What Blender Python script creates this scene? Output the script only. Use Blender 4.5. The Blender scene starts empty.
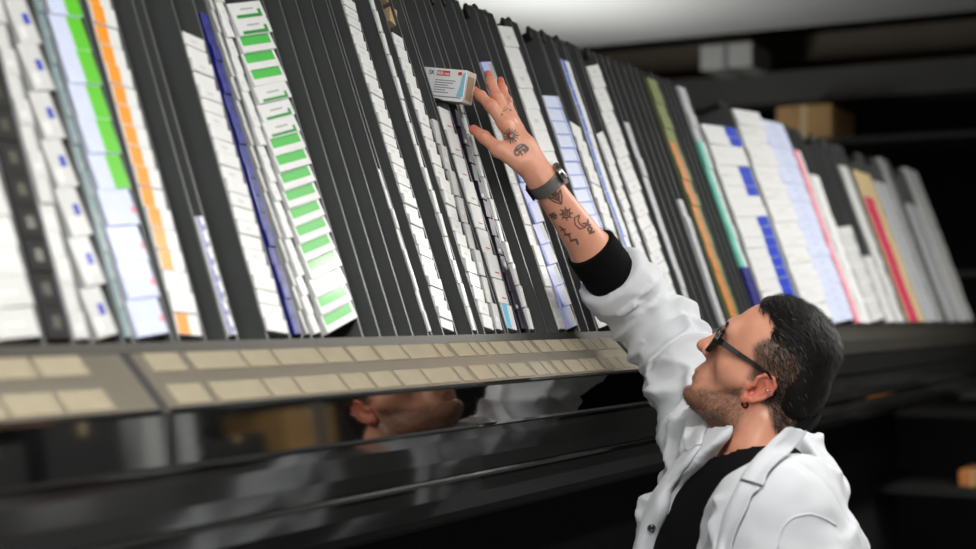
import bpy, math, random
import numpy as np
from mathutils import Vector, Matrix, noise
SC = bpy.context.scene
COL = SC.collection
random.seed(7)
rng = np.random.default_rng(7)

# ------------------------------------------------------------------ frame
F = 1480.0                      # focal length in pixels (976 wide)
HC = 1.62                       # lens height above the floor
PITCH = math.atan(40.5 / F)
RT = Vector((1, 0, 0))
FW = Vector((0, math.cos(PITCH), math.sin(PITCH)))
UP = Vector((0, -math.sin(PITCH), math.cos(PITCH)))
CAM = Vector((0, 0, HC))

def ray(px, py):
    return (RT * ((px - 488.0) / F) + FW + UP * ((274.5 - py) / F))

def P(px, py, Y):
    """point at horizontal distance Y ahead of the lens"""
    r = ray(px, py)
    return CAM + r * (Y / r.y)

A = math.atan(793.0 / F)        # direction in which the rack runs
D = Vector((math.sin(A), math.cos(A), 0))
B = Vector((-math.cos(A), math.sin(A), 0))     # horizontally into the rack
LEAN = math.radians(19.7)
Z = Vector((0, 0, 1))
U = Z * math.cos(LEAN) + B * math.sin(LEAN)    # up along the channels
N = Z * math.sin(LEAN) - B * math.cos(LEAN)    # out of the rack
P0 = CAM + B * 1.0168 + Z * (-0.027)           # start of the channels' foot line
RM = Matrix((D, U, N)).transposed().to_4x4()   # rack axes as columns
RM.translation = P0

def tv(px, py, n=0.0):
    """photo point -> (t, v) on the channel plane"""
    r = ray(px, py)
    k = ((P0 + N * n - CAM).dot(N)) / r.dot(N)
    q = CAM + r * k - P0
    return q.dot(D), q.dot(U)

def pz(t, p, z):
    """t along the rack, p horizontally from the lens line, z from lens height"""
    return CAM + D * t + B * p + Z * z

# ------------------------------------------------------------------ helpers
def lin(c):
    return tuple(((x / 255.0) / 12.92 if x / 255.0 <= 0.04045 else ((x / 255.0 + 0.055) / 1.055) ** 2.4) for x in c) + (1.0,)

MATS = {}
def mat(name, rgb, rough=0.5, metal=0.0, spec=0.5, coat=0.0, noise_amt=0.0, noise_scale=20.0, bump=0.0, bump_scale=200.0, emit=None, sheen=0.0, trans=0.0, coords='Object'):
    if name in MATS: return MATS[name]
    m = bpy.data.materials.new(name); m.use_nodes = True
    nt = m.node_tree; b = nt.nodes['Principled BSDF']
    b.inputs['Base Color'].default_value = lin(rgb)
    b.inputs['Roughness'].default_value = rough
    b.inputs['Metallic'].default_value = metal
    b.inputs['Specular IOR Level'].default_value = spec
    b.inputs['Coat Weight'].default_value = coat
    b.inputs['Coat Roughness'].default_value = 0.08
    b.inputs['Sheen Weight'].default_value = sheen
    b.inputs['Transmission Weight'].default_value = trans
    tc = nt.nodes.new('ShaderNodeTexCoord')
    if noise_amt:
        n = nt.nodes.new('ShaderNodeTexNoise'); n.inputs['Scale'].default_value = noise_scale; n.inputs['Detail'].default_value = 5
        nt.links.new(tc.outputs[coords], n.inputs['Vector'])
        mp = nt.nodes.new('ShaderNodeMapRange')
        mp.inputs['From Min'].default_value = 0.3; mp.inputs['From Max'].default_value = 0.7
        mp.inputs['To Min'].default_value = 1 - noise_amt; mp.inputs['To Max'].default_value = 1 + noise_amt * 0.5
        nt.links.new(n.outputs['Fac'], mp.inputs['Value'])
        mx = nt.nodes.new('ShaderNodeVectorMath'); mx.operation = 'SCALE'
        mx.inputs[0].default_value = lin(rgb)[:3]
        nt.links.new(mp.outputs[0], mx.inputs['Scale'])
        nt.links.new(mx.outputs[0], b.inputs['Base Color'])
    if bump:
        n = nt.nodes.new('ShaderNodeTexNoise'); n.inputs['Scale'].default_value = bump_scale; n.inputs['Detail'].default_value = 3
        nt.links.new(tc.outputs[coords], n.inputs['Vector'])
        bp = nt.nodes.new('ShaderNodeBump'); bp.inputs['Strength'].default_value = bump; bp.inputs['Distance'].default_value = 0.002
        nt.links.new(n.outputs['Fac'], bp.inputs['Height']); nt.links.new(bp.outputs[0], b.inputs['Normal'])
    if emit:
        b.inputs['Emission Color'].default_value = lin(emit[0]); b.inputs['Emission Strength'].default_value = emit[1]
    MATS[name] = m
    return m

def mesh_obj(name, verts, faces, mats, parent=None, fmat=None, smooth=False, M=None):
    me = bpy.data.meshes.new(name)
    me.from_pydata([tuple(v) for v in verts], [], [tuple(f) for f in faces])
    if not isinstance(mats, (list, tuple)): mats = [mats]
    for m in mats: me.materials.append(m)
    if fmat is not None: me.polygons.foreach_set('material_index', list(fmat))
    if smooth: me.polygons.foreach_set('use_smooth', [True] * len(me.polygons))
    me.update()
    o = bpy.data.objects.new(name, me); COL.objects.link(o)
    if parent is not None: o.parent = parent
    if M is not None: o.matrix_local = M
    return o

def empty(name, M=None, parent=None):
    o = bpy.data.objects.new(name, None); COL.objects.link(o)
    o.empty_display_size = 0.05
    if parent is not None: o.parent = parent
    if M is not None: o.matrix_local = M
    return o

def tag(o, label=None, cat=None, group=None, kind=None):
    if label: o['label'] = label
    if cat: o['category'] = cat
    if group: o['group'] = group
    if kind: o['kind'] = kind
    return o

class MB:
    def __init__(s): s.v = []; s.f = []; s.m = []
    def add(s, verts, faces, mi=0, M=None):
        k = len(s.v)
        s.v += [(M @ Vector(v)) if M is not None else Vector(v) for v in verts]
        s.f += [tuple(i + k for i in f) for f in faces]
        s.m += ([mi] * len(faces)) if isinstance(mi, int) else list(mi)
    def box(s, lo, hi, mi=0, M=None):
        x0, y0, z0 = lo; x1, y1, z1 = hi
        vs = [(x0,y0,z0),(x1,y0,z0),(x1,y1,z0),(x0,y1,z0),(x0,y0,z1),(x1,y0,z1),(x1,y1,z1),(x0,y1,z1)]
        s.add(vs, [(0,3,2,1),(4,5,6,7),(0,1,5,4),(1,2,6,5),(2,3,7,6),(3,0,4,7)], mi, M)
    def tube(s, pts, r, seg=10, mi=0, closed=False):
        pts = [Vector(p) for p in pts]; n = len(pts); rs = r if isinstance(r, (list, tuple)) else [r] * n
        rings = []; prev = None
        for i, p in enumerate(pts):
            a = pts[(i + 1) % n] if (closed or i < n - 1) else pts[i]
            b = pts[i - 1] if (closed or i > 0) else pts[i]
            t = (a - b).normalized()
            if prev is None:
                s1 = t.orthogonal().normalized()
            else:
                s1 = (prev - t * prev.dot(t)).normalized()
            prev = s1; s2 = t.cross(s1)
            rings.append([p + (s1 * math.cos(2*math.pi*j/seg) + s2 * math.sin(2*math.pi*j/seg)) * rs[i] for j in range(seg)])
        k = len(s.v)
        for rg in rings: s.v += rg
        m = n if closed else n - 1
        for i in range(m):
            for j in range(seg):
                a = k + i*seg + j; b = k + i*seg + (j+1)%seg
                c = k + ((i+1)%n)*seg + (j+1)%seg; d = k + ((i+1)%n)*seg + j
                s.f.append((a,b,c,d)); s.m.append(mi)
        if not closed:
            s.f.append(tuple(k + j for j in range(seg))[::-1]); s.m.append(mi)
            s.f.append(tuple(k + (n-1)*seg + j for j in range(seg))); s.m.append(mi)
    def prism(s, poly, a, b, mi=0):
        """poly: list of Vectors (planar), extruded by offsets a..b (Vectors)"""
        n = len(poly); k = len(s.v)
        s.v += [Vector(q) + a for q in poly] + [Vector(q) + b for q in poly]
        s.f += [tuple(range(k, k+n)), tuple(range(k+2*n-1, k+n-1, -1))] + [(k+i, k+n+i, k+n+(i+1)%n, k+(i+1)%n) for i in range(n)]
        s.m += [mi] * (n + 2)
    def build(s, name, mats, parent=None, smooth=False, M=None, bevel=0.0, fix=True):
        o = mesh_obj(name, s.v, s.f, mats, parent, s.m, smooth, M)
        if fix:
            import bmesh
            bm = bmesh.new(); bm.from_mesh(o.data); bmesh.ops.recalc_face_normals(bm, faces=bm.faces); bm.to_mesh(o.data); bm.free()
        if bevel:
            md = o.modifiers.new('bevel', 'BEVEL'); md.width = bevel; md.segments = 2; md.limit_method = 'ANGLE'
        return o

# ------------------------------------------------------------------ materials
M_FIN = mat('dark_coated_metal', (88, 91, 91), 0.38, 0.2, noise_amt=0.12, noise_scale=9)
M_TRAY = mat('black_tray', (30, 31, 32), 0.6)
M_KNOB = mat('black_plastic_knob', (14, 14, 15), 0.45)
M_STEEL = mat('brushed_steel_ledge', (172, 164, 148), 0.3, 0.7, noise_amt=0.08, noise_scale=6)
M_MIRROR = mat('polished_steel', (150, 150, 148), 0.045, 1.0)
M_DARKSTEEL = mat('polished_dark_steel', (110, 110, 110), 0.09, .9)
M_BLACK = mat('matt_black', (8, 8, 9), 0.75)
M_PLATE = mat('beige_reflection_plate', (164, 154, 132), 0.3, coat=0.5, noise_amt=0.06, noise_scale=40)  # beige stands for ceiling light mirrored in the steel ledge

# ------------------------------------------------------------------ implicit surfaces -> meshes
def V3(p): return np.array([p[0], p[1], p[2]], dtype=np.float32)
def sph(p, c, r): return np.linalg.norm(p - V3(c), axis=1) - r
def ell(p, c, r, R=None):
    q = p - V3(c)
    if R is not None: q = q @ R
    r = np.array(r, dtype=np.float32)
    k0 = np.linalg.norm(q / r, axis=1); k1 = np.linalg.norm(q / (r * r), axis=1) + 1e-9
    return k0 * (k0 - 1.0) / k1
def cone(p, a, b, ra, rb):
    a = V3(a); b = V3(b); ab = b - a; L = float(ab @ ab)
    h = np.clip(((p - a) @ ab) / L, 0, 1)
    return np.linalg.norm(p - a - h[:, None] * ab, axis=1) - (ra + (rb - ra) * h)
def conef(p, a, b, ra, rb, axis, sq):
    """rounded cone flattened: distances along axis are divided by sq"""
    a = V3(a); b = V3(b); ab = b - a; L = float(ab @ ab); ax = V3(axis)
    h = np.clip(((p - a) @ ab) / L, 0, 1)
    q = p - a - h[:, None] * ab
    c = q @ ax; q = q + np.outer(c * (1.0 / sq - 1), ax)
    d = np.linalg.norm(q, axis=1) - (ra + (rb - ra) * h)
    return d * min(1, sq)
def smin(a, b, k):
    h = np.clip(0.5 + 0.5 * (b - a) / k, 0, 1)
    return b * (1 - h) + a * h - k * h * (1 - h)
def smax(a, b, k): return -smin(-a, -b, k)
def sstep(x, a, b):
    t = np.clip((x - a) / (b - a), 0, 1); return t * t * (3 - 2 * t)

def nets(f, lo, hi, h):
    lo = np.array(lo, dtype=np.float32); hi = np.array(hi, dtype=np.float32)
    n = np.ceil((hi - lo) / h).astype(int) + 1
    gx, gy, gz = [lo[i] + h * np.arange(n[i], dtype=np.float32) for i in range(3)]
    Vv = np.empty(n, dtype=np.float32)
    # coarse pass: only evaluate near the surface
    s = 4
    cx, cy, cz = gx[::s], gy[::s], gz[::s]
    C = np.stack(np.meshgrid(cx, cy, cz, indexing='ij'), -1).reshape(-1, 3)
    cd_ = f(C).reshape(len(cx), len(cy), len(cz))
    rep = np.repeat(np.repeat(np.repeat(cd_, s, 0), s, 1), s, 2)
    # pad the repeat so that it is centred on the coarse samples
    rep = rep[:n[0], :n[1], :n[2]]
    if rep.shape != tuple(n):
        rep = np.pad(rep, [(0, n[i] - rep.shape[i]) for i in range(3)], mode='edge')
    near = np.abs(rep) < h * s * 2.2
    Vv[:] = rep
    ii = np.argwhere(near)
    if len(ii):
        pts = np.stack([gx[ii[:, 0]], gy[ii[:, 1]], gz[ii[:, 2]]], -1)
        out = np.empty(len(pts), dtype=np.float32)
        for a in range(0, len(pts), 400000): out[a:a+400000] = f(pts[a:a+400000])
        Vv[ii[:, 0], ii[:, 1], ii[:, 2]] = out
    neg = Vv < 0
    c = n - 1
    cnt = np.zeros(c, dtype=np.float32); acc = np.zeros((*c, 3), dtype=np.float32)
    base = np.stack(np.meshgrid(gx[:-1], gy[:-1], gz[:-1], indexing='ij'), -1)
    corner = [(i, j, k) for i in (0, 1) for j in (0, 1) for k in (0, 1)]
    sl = lambda o: tuple(slice(o[i], o[i] + c[i]) for i in range(3))
    for a in corner:
        for ax in range(3):
            if a[ax]: continue
            b = list(a); b[ax] = 1; b = tuple(b)
            va = Vv[sl(a)]; vb = Vv[sl(b)]
            m = neg[sl(a)] != neg[sl(b)]
            if not m.any(): continue
            tt = va[m] / (va[m] - vb[m])
            off = np.array(a, dtype=np.float32)[None].repeat(len(tt), 0); off[:, ax] = tt
            acc[m] += off; cnt[m] += 1
    act = cnt > 0
    idx = -np.ones(c, dtype=np.int64); idx[act] = np.arange(act.sum())
    verts = base[act] + acc[act] / cnt[act][:, None] * h
    faces = []
    for ax in range(3):
        o = [0, 0, 0]; o[ax] = 1
        A_ = neg[tuple(slice(0, n[i] - o[i]) for i in range(3))]; B_ = neg[tuple(slice(o[i], n[i]) for i in range(3))]
        e = np.argwhere(A_ != B_)
        u, w = (ax + 1) % 3, (ax + 2) % 3
        ok = (e[:, u] > 0) & (e[:, w] > 0) & (e[:, u] < c[u]) & (e[:, w] < c[w])
        e = e[ok]; inside = A_[e[:, 0], e[:, 1], e[:, 2]]
        def at(du, dw):
            q = e.copy(); q[:, u] -= du; q[:, w] -= dw
            return idx[q[:, 0], q[:, 1], q[:, 2]]
        q = np.stack([at(1, 1), at(0, 1), at(0, 0), at(1, 0)], -1)
        q[~inside] = q[~inside][:, ::-1]
        faces.append(q)
    faces = np.concatenate(faces); faces = faces[(faces >= 0).all(1)]
    return verts.astype(np.float64), faces

def relax(v, f, it=2, lam=.5):
    """a little Laplacian smoothing"""
    e = np.concatenate([f[:, [0, 1]], f[:, [1, 2]], f[:, [2, 3]], f[:, [3, 0]]])
    for _ in range(it):
        s = np.zeros_like(v); n = np.zeros(len(v))
        np.add.at(s, e[:, 0], v[e[:, 1]]); np.add.at(s, e[:, 1], v[e[:, 0]])
        np.add.at(n, e[:, 0], 1); np.add.at(n, e[:, 1], 1)
        v = v + lam * (s / n[:, None] - v)
    return v

def vnormals(v, f):
    a = v[f[:, 2]] - v[f[:, 0]]; b = v[f[:, 3]] - v[f[:, 1]]
    fn = np.cross(a, b); n = np.zeros_like(v)
    for i in range(4): np.add.at(n, f[:, i], fn)
    return n / (np.linalg.norm(n, axis=1)[:, None] + 1e-12)

def np_mesh(name, v, f, mats, parent=None, attrs=None, M=None):
    me = bpy.data.meshes.new(name)
    me.vertices.add(len(v)); me.vertices.foreach_set('co', np.asarray(v, dtype=np.float32).ravel())
    me.loops.add(len(f) * 4); me.loops.foreach_set('vertex_index', np.asarray(f, dtype=np.int32).ravel())
    me.polygons.add(len(f)); me.polygons.foreach_set('loop_start', np.arange(0, len(f) * 4, 4, dtype=np.int32))
    me.update(calc_edges=True); me.validate()
    me.polygons.foreach_set('use_smooth', [True] * len(me.polygons))
    for m in (mats if isinstance(mats, (list, tuple)) else [mats]): me.materials.append(m)
    for k, a in (attrs or {}).items():
        at = me.attributes.new(k, 'FLOAT', 'POINT'); at.data.foreach_set('value', np.asarray(a, dtype=np.float32))
    o = bpy.data.objects.new(name, me); COL.objects.link(o)
    if parent is not None: o.parent = parent
    if M is not None: o.matrix_local = M
    return o

# ------------------------------------------------------------------ the man
def w2(v): return Vector(v)
HEADK = 1.0
O = P(752, 399, 2.037 * HEADK)                   # near ear canal
Fdir = Vector((-.902, .432, 0)).normalized()
Ldir = Vector((-Fdir.y, Fdir.x, 0))
HS = HEADK                                       # head scale
TILT = math.radians(33.5)
hx = Fdir * math.cos(TILT) + Z * math.sin(TILT)
hz = Z * math.cos(TILT) - Fdir * math.sin(TILT)
O = O - Ldir * (.072 * HS)
HM = Matrix((hx, Ldir, hz)).transposed().to_4x4(); HM.translation = O
HR = np.array(HM.to_3x3(), dtype=np.float32)
def to_head(p): return ((p - V3(O)) @ HR) / HS
def from_head(q): return HM @ (Vector(q) * HS)

SR = P(706, 408, 2.285); ER = P(640, 320, 2.42); WR = P(544, 182, 2.30)
SL = P(772, 516, 1.93)
NB = P(764, 455, 2.08)                           # root of the neck
Tf = Vector((-.857, -.515, 0)).normalized()      # the chest's forward
Tl = Vector((-Tf.y, Tf.x, 0))                    # towards his left
PEL = NB + Z * (-.52) - Tf * .00 + Tl * .01
print('shoulder-elbow', (SR-ER).length, 'elbow-wrist', (ER-WR).length, 'SR-SL', (SR-SL).length, 'NB', NB)

def Rm(yaw=0, pitch=0, roll=0):
    return np.array((Matrix.Rotation(yaw, 3, 'Z') @ Matrix.Rotation(pitch, 3, 'Y') @ Matrix.Rotation(roll, 3, 'X')), dtype=np.float32)

def head_sdf(q, detail=True):
    """q in head axes: x forward, y left, z up, metres for a head of unit scale"""
    d = ell(q, (.012, 0, .052), (.073, .073, .080))
    d = smin(d, ell(q, (.036, 0, .060), (.053, .062, .060)), .03)
    d = smin(d, ell(q, (.040, 0, .005), (.054, .060, .058)), .03)
    d = smin(d, ell(q, (.058, 0, -.030), (.040, .038, .034)), .025)
    for s in (-1, 1):
        d = smin(d, cone(q, (.004, s*.056, -.034), (.070, s*.018, -.052), .015, .014), .022)
        d = smin(d, cone(q, (.000, s*.060, -.004), (.004, s*.056, -.034), .014, .015), .020)
        d = smin(d, cone(q, (.030, s*.062, .010), (.068, s*.044, .008), .010, .016), .020)
        d = smin(d, cone(q, (.092, s*.008, .059), (.080, s*.044, .058), .008, .008), .018)
    ch = ell(q, (.087, 0, -.058), (.017, .020, .014))
    d = smin(d, ch, .018)
    d = smin(d, cone(q, (.07, 0, -.060), (.02, 0, -.070), .010, .018), .02)
    for s in (-1, 1):                                   # sockets, eyes, lids
        d = smax(d, -ell(q, (.101, s*.036, .034), (.020, .022, .014)), .014)
        d = smin(d, ell(q, (.074, s*.033, .033), (.0125, .015, .0115)), .003)
        d = smax(d, -ell(q, (.0875, s*.034, .0325), (.004, .0125, .0014)), .002)
        d = smax(d, -ell(q, (.095, s*.052, -.012), (.020, .012, .024)), .03)   # cheek hollow
    d = smin(d, cone(q, (.0945, 0, .048), (.1115, 0, .016), .0075, .0085), .012)
    d = smin(d, ell(q, (.1145, 0, .0080), (.0110, .0095, .0088)), .008)
    for s in (-1, 1):
        d = smin(d, ell(q, (.100, s*.0125, .0065), (.0105, .0062, .0075)), .006)
        d = smax(d, -ell(q, (.1035, s*.0062, -.0005), (.006, .0032, .005)), .002)
    # mouth
    d = smin(d, ell(q, (.088, 0, -.026), (.014, .027, .016)), .014)
    d = smin(d, ell(q, (.0975, 0, -.0238), (.0075, .020, .0048)), .004)
    d = smin(d, ell(q, (.0950, 0, -.0345), (.0075, .018, .0056)), .004)
    d = smax(d, -ell(q, (.105, 0, -.0290), (.012, .025, .0010)), .0025)
    d = smax(d, -ell(q, (.103, 0, -.0445), (.009, .020, .0035)), .008)
    d = smax(d, -ell(q, (.109, 0, -.012), (.004, .0022, .007)), .003)
    # ears
    for s in (-1, 1):
        er = np.array((Matrix.Rotation(s * math.radians(18), 3, 'Z') @ Matrix.Rotation(math.radians(-14), 3, 'Y')), dtype=np.float32)
        e = (q - V3((.006, s*.069, .0145))) @ er / .80
        y = s * 1.0
        pl = ell(e, (-.006, y*.010, .006), (.0175, .0045, .030))
        pl = smin(pl, ell(e, (-.001, y*.004, -.002), (.010, .010, .016)), .006)
        pl = smin(pl, ell(e, (-.001, y*.011, -.023), (.0085, .0045, .0105)), .006)
        pl = smax(pl, -ell(e, (-.006, y*.017, .009), (.0115, .0075, .020)), .003)
        pl = smax(pl, -ell(e, (.000, y*.014, -.006), (.0075, .010, .010)), .003)
        path = [(.006, .004), (.011, .018), (.006, .031), (-.008, .036), (-.020, .029), (-.0245, .014), (-.021, -.002), (-.012, -.018)]
        for a, b in zip(path, path[1:]):
            pl = smin(pl, cone(e, (a[0], y*.014, a[1]), (b[0], y*.014, b[1]), .0033, .0033), .003)
        ah = [(-.009, -.010), (-.0145, .004), (-.013, .017), (-.006, .024)]
        for a, b in zip(ah, ah[1:]):
            pl = smin(pl, cone(e, (a[0], y*.013, a[1]), (b[0], y*.013, b[1]), .0026, .0024), .003)
        pl = smin(pl, ell(e, (.0085, y*.010, -.004), (.004, .005, .0065)), .003)
        d = smin(d, pl * .80, .004)
    return d

def neck_sdf(p):
    a = from_head((-.014, 0, -.005)); b = NB + Z * .0
    d = conef(p, a, b, .051, .053, Ldir, .96)
    # front of the throat
    d = smin(d, cone(p, from_head((.022, 0, -.060)), NB + Tf * .028 + Z * .012, .022, .024), .03)
    d = smin(d, cone(p, from_head((-.03, .055, -.015)), NB + Tf * .042 - Z * .01, .012, .012), .02)   # sternomastoid
    return d
def body_head(p): return smin(head_sdf(to_head(p)) * HS, neck_sdf(p), .018)

# --- torso, arms
def torso_sdf(p, off=0.0):
    q = p
    sh = NB - Z * .055
    ch = NB - Z * .20 + Tf * .035
    R = np.array(Matrix((Tf, Tl, Z)).transposed(), dtype=np.float32)
    d = ell(q, ch, (.108, .180, .20), R)
    d = smin(d, ell(q, PEL + Z * .15 + Tf * .02, (.108, .160, .20), R), .08)
    d = smin(d, ell(q, PEL, (.115, .175, .13), R), .06)
    d = smin(d, cone(q, NB - Z * .02, SL * .75 + (NB - Z*.03) * .25, .055, .05), .06)
    d = smin(d, cone(q, NB - Z * .04, SR * .72 + NB * .28 - Z * .045, .050, .045), .05)
    return d - off
ELL = SL + Tf * .03 - Z * .29 + Tl * .05; WLL = ELL + Tf * .22 - Z * .10 - Tl * .03
def arms_sdf(p, off=0.0):
    d = cone(p, SR, ER, .038, .034)
    d = smin(d, cone(p, SL, ELL, .056, .043), .02)
    d = smin(d, cone(p, ELL, WLL, .042, .028), .03)
    return d - off

# ------------------------------------------------------------------ hand and forearm (right)
def PH(px, py, Y): return P(px, py, Y - .10)
fing = {
 'thumb': ([PH(521,163,2.385), PH(499,150,2.385), PH(484,137,2.392), PH(473.5,129.5,2.40)], [.0145, .0112, .0092, .0076]),
 'index': ([PH(505,124,2.392), PH(491,106,2.395), PH(481,96,2.405), PH(473.5,89.5,2.415)], [.0108, .0090, .0077, .0062]),
 'middle': ([PH(509,121,2.408), PH(497,97,2.415), PH(491,83,2.425), PH(488,74,2.435)], [.0108, .0090, .0077, .0063]),
 'ring': ([PH(513,123,2.424), PH(506,101,2.432), PH(502,89,2.442), PH(500.5,80.5,2.45)], [.0104, .0086, .0074, .0061]),
 'little': ([PH(517,129,2.440), PH(511,114,2.452), PH(508,107,2.462), PH(505,101,2.468)], [.0092, .0076, .0066, .0056]),
}
def hand_sdf(p):
    d = conef(p, WR, WR * .45 + fing['middle'][0][0] * .55, .0205, .0195, (0.25, .95, .1), .85)
    for k, (pts, rs) in fing.items():
        if k != 'thumb':
            d = smin(d, cone(p, WR * .85 + pts[0] * .15, pts[0], .0135, .0112), .012)
    d = smin(d, cone(p, WR * .8 + fing['thumb'][0][0] * .2, fing['thumb'][0][0], .0155, .0145), .016)
    d = smin(d, cone(p, fing['thumb'][0][1], fing['index'][0][0] * .6 + WR * .4, .008, .010), .022)
    for k, (pts, rs) in fing.items():
        g = cone(p, pts[0], pts[1], rs[0], rs[1])
        for i in (1, 2):
            g = smin(g, cone(p, pts[i], pts[i+1], rs[i], rs[i+1]), .004)
            g = smin(g, sph(p, pts[i], rs[i] * 1.05), .004)
        d = smin(d, g, .007)
        # nail: a shallow plate on the outer side
    # knuckles and tendons of the back of the hand
    bn = (CAM - fing['middle'][0][0]).normalized()
    for k in ('index', 'middle', 'ring'):
        a = fing[k][0][0]
        d = smin(d, sph(p, a + bn * .004, .0088), .006)
        d = smin(d, cone(p, a + bn * .0085, WR + bn * .018, .0035, .003), .007)
    return d
def forearm_sdf(p):
    mid = WR * .45 + ER * .55
    d = conef(p, WR, mid, .0215, .0350, (0, 1, 0), .92)
    d = smin(d, cone(p, mid, ER, .0365, .034), .02)
    d = smin(d, ell(p, WR + (ER-WR).normalized()*.014 + RT*.010, (.010, .010, .010)), .010)
    return d
def arm_skin(p): return smin(forearm_sdf(p), hand_sdf(p), .012)

# hair cap region in head axes
def hair_line(q):
    """>0 where scalp hair grows"""
    x, y, z = q[:, 0], np.abs(q[:, 1]), q[:, 2]
    # front/temple boundary as x(z), side dependent
    xf_side = np.interp(z, [-.03, .0, .02, .045, .062, .085, .100, .112, .13], [-.028, -.012, .020, .026, .040, .030, .028, .060, .078])
    xf_mid = np.interp(z, [.06, .095, .105, .115, .13], [.02, .045, .070, .080, .085])
    w = sstep(y, .030, .052)
    return (xf_mid * (1 - w) + xf_side * w) - x

# ---- skin attributes
def from_ear_dist(q):
    c, s_ = math.cos(math.radians(14)), math.sin(math.radians(14))
    dx = q[:, 0] - .004; dz = q[:, 2] - .0125
    a = dx * c + dz * s_; b = -dx * s_ + dz * c
    return np.hypot((a + .006) / .019, (b - .004) / .032)
def bounds(ps, m):
    a = np.array([tuple(p) for p in ps]); return a.min(0) - m, a.max(0) + m
hc = from_head((0, 0, .02))
lo, hi = np.array(hc) - .17, np.array(hc) + .17
lo = np.minimum(lo, np.array(NB) - .09); hi = np.maximum(hi, np.array(NB) + .09)
vH, fH = nets(body_head, lo, hi, .0020)
vH = relax(vH, fH, 1, .5)
lo, hi = bounds([WR, ER] + [q for k in fing.values() for q in k[0]], .05)
vA, fA = nets(arm_skin, lo, hi, .00125)
vA = relax(vA, fA, 1, .5)
print('head', len(vH), 'arm', len(vA))

q = to_head(vH.astype(np.float32)).astype(np.float64)
x, y, z = q[:, 0], q[:, 1], q[:, 2]; ay = np.abs(y)
def blob(cx, cy, cz, rx, ry, rz, both=True):
    yy = ay if both else y
    return np.clip(1.6 - 1.6 * np.sqrt(((x-cx)/rx)**2 + ((yy-cy)/ry)**2 + ((z-cz)/rz)**2), 0, 1)
nz = np.array([noise.noise(Vector(c) * 60) for c in q])
nz2 = np.array([noise.noise(Vector(c) * 260) for c in q])
# beard: jaw, chin, moustache, sideburn
zb = np.interp(x, [.0, .02, .035, .06, .080, .10], [.024, .016, -.002, -.022, -.034, -.041])
beard = sstep(zb + .004 * nz - z, -.002, .012) * sstep(x, -.012, .004) * sstep(z, -.100, -.072)
lipm = np.clip(np.maximum(blob(.100, 0, -.0238, .012, .021, .0052), blob(.099, 0, -.0345, .012, .019, .0062)), 0, 1)
mou = blob(.096, 0, -.0135, .02, .026, .010)
mou2 = blob(.086, .024, -.026, .02, .010, .02)
beard = np.clip(np.maximum(beard * .95, np.maximum(mou * .85, mou2 * .8)), 0, 1) * (1 - np.clip(lipm * 1.5, 0, 1))
beard *= (1 - .55 * blob(.096, 0, -.042, .02, .02, .008))
ea = from_ear_dist(q)
earm = sstep(ay, .070, .075) * (1 - sstep(ea, .9, 1.15))
beard = beard * (1 - earm)
hl = hair_line(q.astype(np.float32)) + .004 * nz
stub = sstep(hl, -.006, .010) * (z > -.05) * (1 - earm)
stub *= sstep(z - np.interp(x, [-.08, -.045, -.02, .0], [-.045, -.02, .0, .008]), -.004, .010)
brow = np.clip(blob(.088, .030, .059, .016, .022, .0052) * 1.3, 0, 1)
red = np.clip(earm * .9 + blob(.112, 0, .010, .016, .014, .014) * .8 + blob(.08, .045, .006, .03, .025, .02) * .45 + .2 * blob(.07, 0, .09, .04, .06, .03), 0, 1)
aH = dict(beard=np.clip(beard * (.85 + .5 * nz2), 0, 1), stubble=np.clip(stub, 0, 1), brow=brow, red=red, lips=lipm, ink=np.zeros(len(vH)))

# ---- tattoos, laid out on the back of the hand and along the forearm
ax_ = (ER - WR).normalized(); hd = (fing['middle'][0][0] - WR).normalized()
def plane(c, up):
    n = (CAM - c).normalized(); up = (up - n * up.dot(n)).normalized(); rt = up.cross(n).normalized() * 1
    return np.array(c), np.array(rt), np.array(up), np.array(n)
def uv(pl, v):
    c, r_, u_, n_ = pl; d = v - c
    return d @ r_, d @ u_, np.abs(d @ n_) < .035
ink = np.zeros(len(vA)); nA = vnormals(vA, fA)
def seg(u, w, pts, wd):
    m = np.full(len(u), 9.0)
    for a, b in zip(pts, pts[1:]):
        a = np.array(a); b = np.array(b); ab = b - a; L = ab @ ab + 1e-12
        h = np.clip(((u - a[0]) * ab[0] + (w - a[1]) * ab[1]) / L, 0, 1)
        m = np.minimum(m, np.hypot(u - a[0] - h * ab[0], w - a[1] - h * ab[1]))
    return 1 - sstep(m, wd * .5, wd * 1.15)
def put(c, up, shapes, alpha=1):
    global ink
    r_ = c - CAM; r_ = np.array(r_.normalized()); dd_ = vA - np.array(CAM); s_ = dd_ @ r_
    off_ = np.linalg.norm(dd_ - s_[:, None] * r_, axis=1); i_ = np.where(off_ < .004)[0]
    if len(i_): c = Vector(vA[i_[np.argmin(s_[i_])]])
    pl = plane(c, up); u, w, ok = uv(pl, vA)
    front_ = (nA @ pl[3]) > .05
    for pts, wd in shapes:
        ink = np.maximum(ink, seg(u * 1000, w * 1000, pts, wd) * ok * front_ * alpha)
def circle(r, n=20, cx=0, cy=0): return [(cx + r*math.cos(2*math.pi*i/n), cy + r*math.sin(2*math.pi*i/n)) for i in range(n+1)]
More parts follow.
